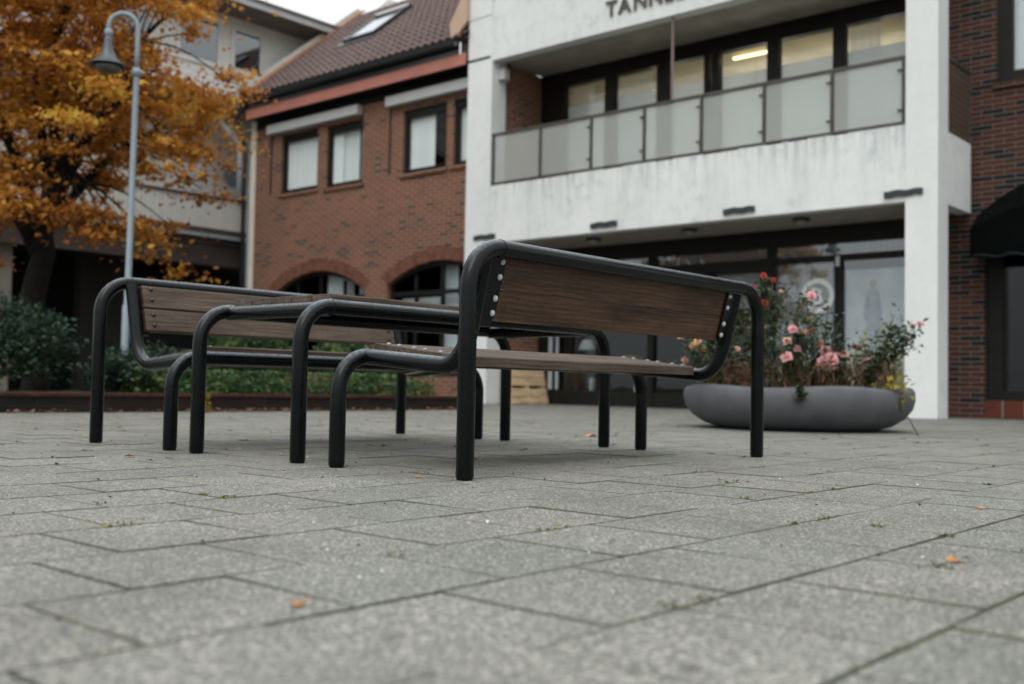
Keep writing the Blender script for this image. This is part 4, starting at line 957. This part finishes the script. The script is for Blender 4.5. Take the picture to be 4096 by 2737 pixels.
bush('rose bush with one pink bloom before the ring logo and a big pink cluster', 1890, 9.2, [(1830, 690), (1850, 660), (1880, 720), (1900, 700), (1920, 740), (1870, 770), (1940, 780), (1910, 760)], [(1860, 678, .050, 'pink'), (1880, 787, .045, 'peach'), (1893, 806, .066, 'pink'), (1905, 824, .072, 'pink'), (1885, 830, .066, 'pink'), (1918, 815, .06, 'pink'), (1902, 838, .06, 'pink'), (1936, 812, .046, 'peach'), (1857, 730, .03, 'yellow')], 30)
bush('rose bush leaning over the right rim towards the white pillar with one pink bloom', 1985, 9.5, [(2040, 740), (2060, 760), (2080, 745), (2090, 770), (2030, 770), (2050, 720), (1990, 790), (1970, 770), (2010, 800)], [(2110, 743, .042, 'pink'), (2093, 746, .03, 'peach'), (1987, 826, .05, 'pink'), (1962, 794, .024, 'red')], 34)
t = thing('hanging_plant', (7.0, 1.0, .35), 'yellow leaved stem hanging over the right rim of the planter to the paving', 'plant')
pts = [at(1960, 886, 9.0), at(1995, 895, 8.98), at(2030, 905, 9.0), at(2062, 935, 9.0), at(2085, 962, 9.05), at(2104, 1000, 8.7)]
pts[-1].z = .006
MB().tube(pts, [.006]*6, 6).build('stem', MT['stem'], t, smooth=True)
LP = [];
for x, y in ((2035, 900), (2050, 890), (2065, 905), (2045, 925), (2030, 915), (2020, 935), (2070, 880), (2055, 915)):
    p = at(x, y, 9.0)
    for _ in range(26): LP.append((p.x+random.gauss(0, .05), p.y+random.gauss(0, .05), p.z+random.gauss(0, .035)))
quads('foliage', leaf_quads(np.array(LP), .05, .3, .6), MT['yellowleaf'], t)
t = thing('hanging_plant', (5.5, 1.5, .35), 'small green sprig hanging down the front of the planter bowl', 'plant')
LP = []
for f_ in range(130):
    u = random.random(); p = at(1835+random.gauss(0, 5), 882+u*38, 8.72); LP.append((p.x, p.y, p.z))
quads('foliage', leaf_quads(np.array(LP), .045, .2, .5), MT['roseleaf'], t)
p0, p1 = at(1736, 715, 9.3), at(1752, 765, 9.3)
d_ = p0-p1; o = MB().tube([p1-d_*2.0, p0], .007, 8).build('plant_stake', MT['blue']); setp(o, 'thin blue plant stake leaning in the planter behind the bench leg', 'stake')

# ------------------------------------------------------------------ fallen leaves
def ground_pt(x, y):
    d = ray(x, y); return CAM+d*(-CAM.z/d.z)
for x, y, s_, lab in ((685, 1391, .022, 'blurred orange leaf alone on the slabs at lower left'), (959, 1095, .024, 'small bright tan leaf left of the nearest bench leg'), (1097, 1056, .035, 'curled tan leaf just right of the nearest bench leg'), (2192, 1290, .026, 'blurred orange leaf on the slabs at lower right'), (2246, 1167, .022, 'tiny pale leaf at the right edge beside a paving joint'), (298, 1048, .03, 'small orange leaf between the left table leg and the far bench'), (1356, 1002, .05, 'flat tan leaf beyond the table near the pallet'), (470, 946, .09, 'brown leaf lying against the bed wall behind the far bench'), (922, 938, .07, 'orange leaf at the foot of the bed wall under the table'), (1400, 1245, .012, 'minute dark leaf scrap in the middle of the paving')):
    p = ground_pt(x, y); m = MB(); k = 12; a0 = random.uniform(0, 6)
    pts = []
    for i in range(k):
        a = 2*math.pi*i/k; r = s_*(.75+.35*math.cos(a*2.5))*(1 if i % 2 else .8); pts.append((p.x+r*math.cos(a+a0), p.y+r*math.sin(a+a0), .004+.22*s_*(1-math.cos(a*2))*.8))
    m.add([(p.x, p.y, .005)]+pts, [(0, 1+i, 1+(i+1) % k) for i in range(k)])
    setp(m.build('fallen_leaf', MT['fallen'] if 'dark' not in lab else MT['dry'], smooth=True), lab, 'leaf', 'fallen leaves on the paving')

# ------------------------------------------------------------------ litter nobody could count
Q = np.stack([RNG.uniform(.5, 7.6, 420), 7.45-RNG.gamma(1.2, .07, 420), .008+RNG.random(420)*.02], 1)
m1 = RNG.random(420) < .35; Q[m1, 0] = 4.3+RNG.normal(0, .45, m1.sum())
setp(quads('leaf_litter', leaf_quads(Q, .055, 1.2, .7), MT['dry']), kind='stuff')
G = np.stack([RNG.uniform(-2.4, 6, 900), RNG.uniform(-2.2, 6, 900), np.full(900, .0035)], 1)
setp(quads('dark_grit', leaf_quads(G[:450], .009, 1.5, .8, .3), MT['soil']), kind='stuff')
setp(quads('pale_grit', leaf_quads(G[450:], .008, 1.5, .8, .3), MT['cap']), kind='stuff')
Mq = []
for i in range(240):
    if random.random() < .5:
        y = -1.40+P*random.randint(-3, 20); x = random.uniform(-2.4, 6)
    else:
        j = random.randint(-3, 20); y = -1.40+P*(j+random.random()); x = -1.71+P*random.randint(-3, 22)-(P/2 if j % 2 else 0)
    for k in range(random.randint(5, 22)): Mq.append((x+random.gauss(0, .011), y+random.gauss(0, .011), .001+abs(random.gauss(0, .003))))
setp(quads('moss', leaf_quads(np.array(Mq), .010, .5, .6, .2), MT['moss']), kind='stuff')
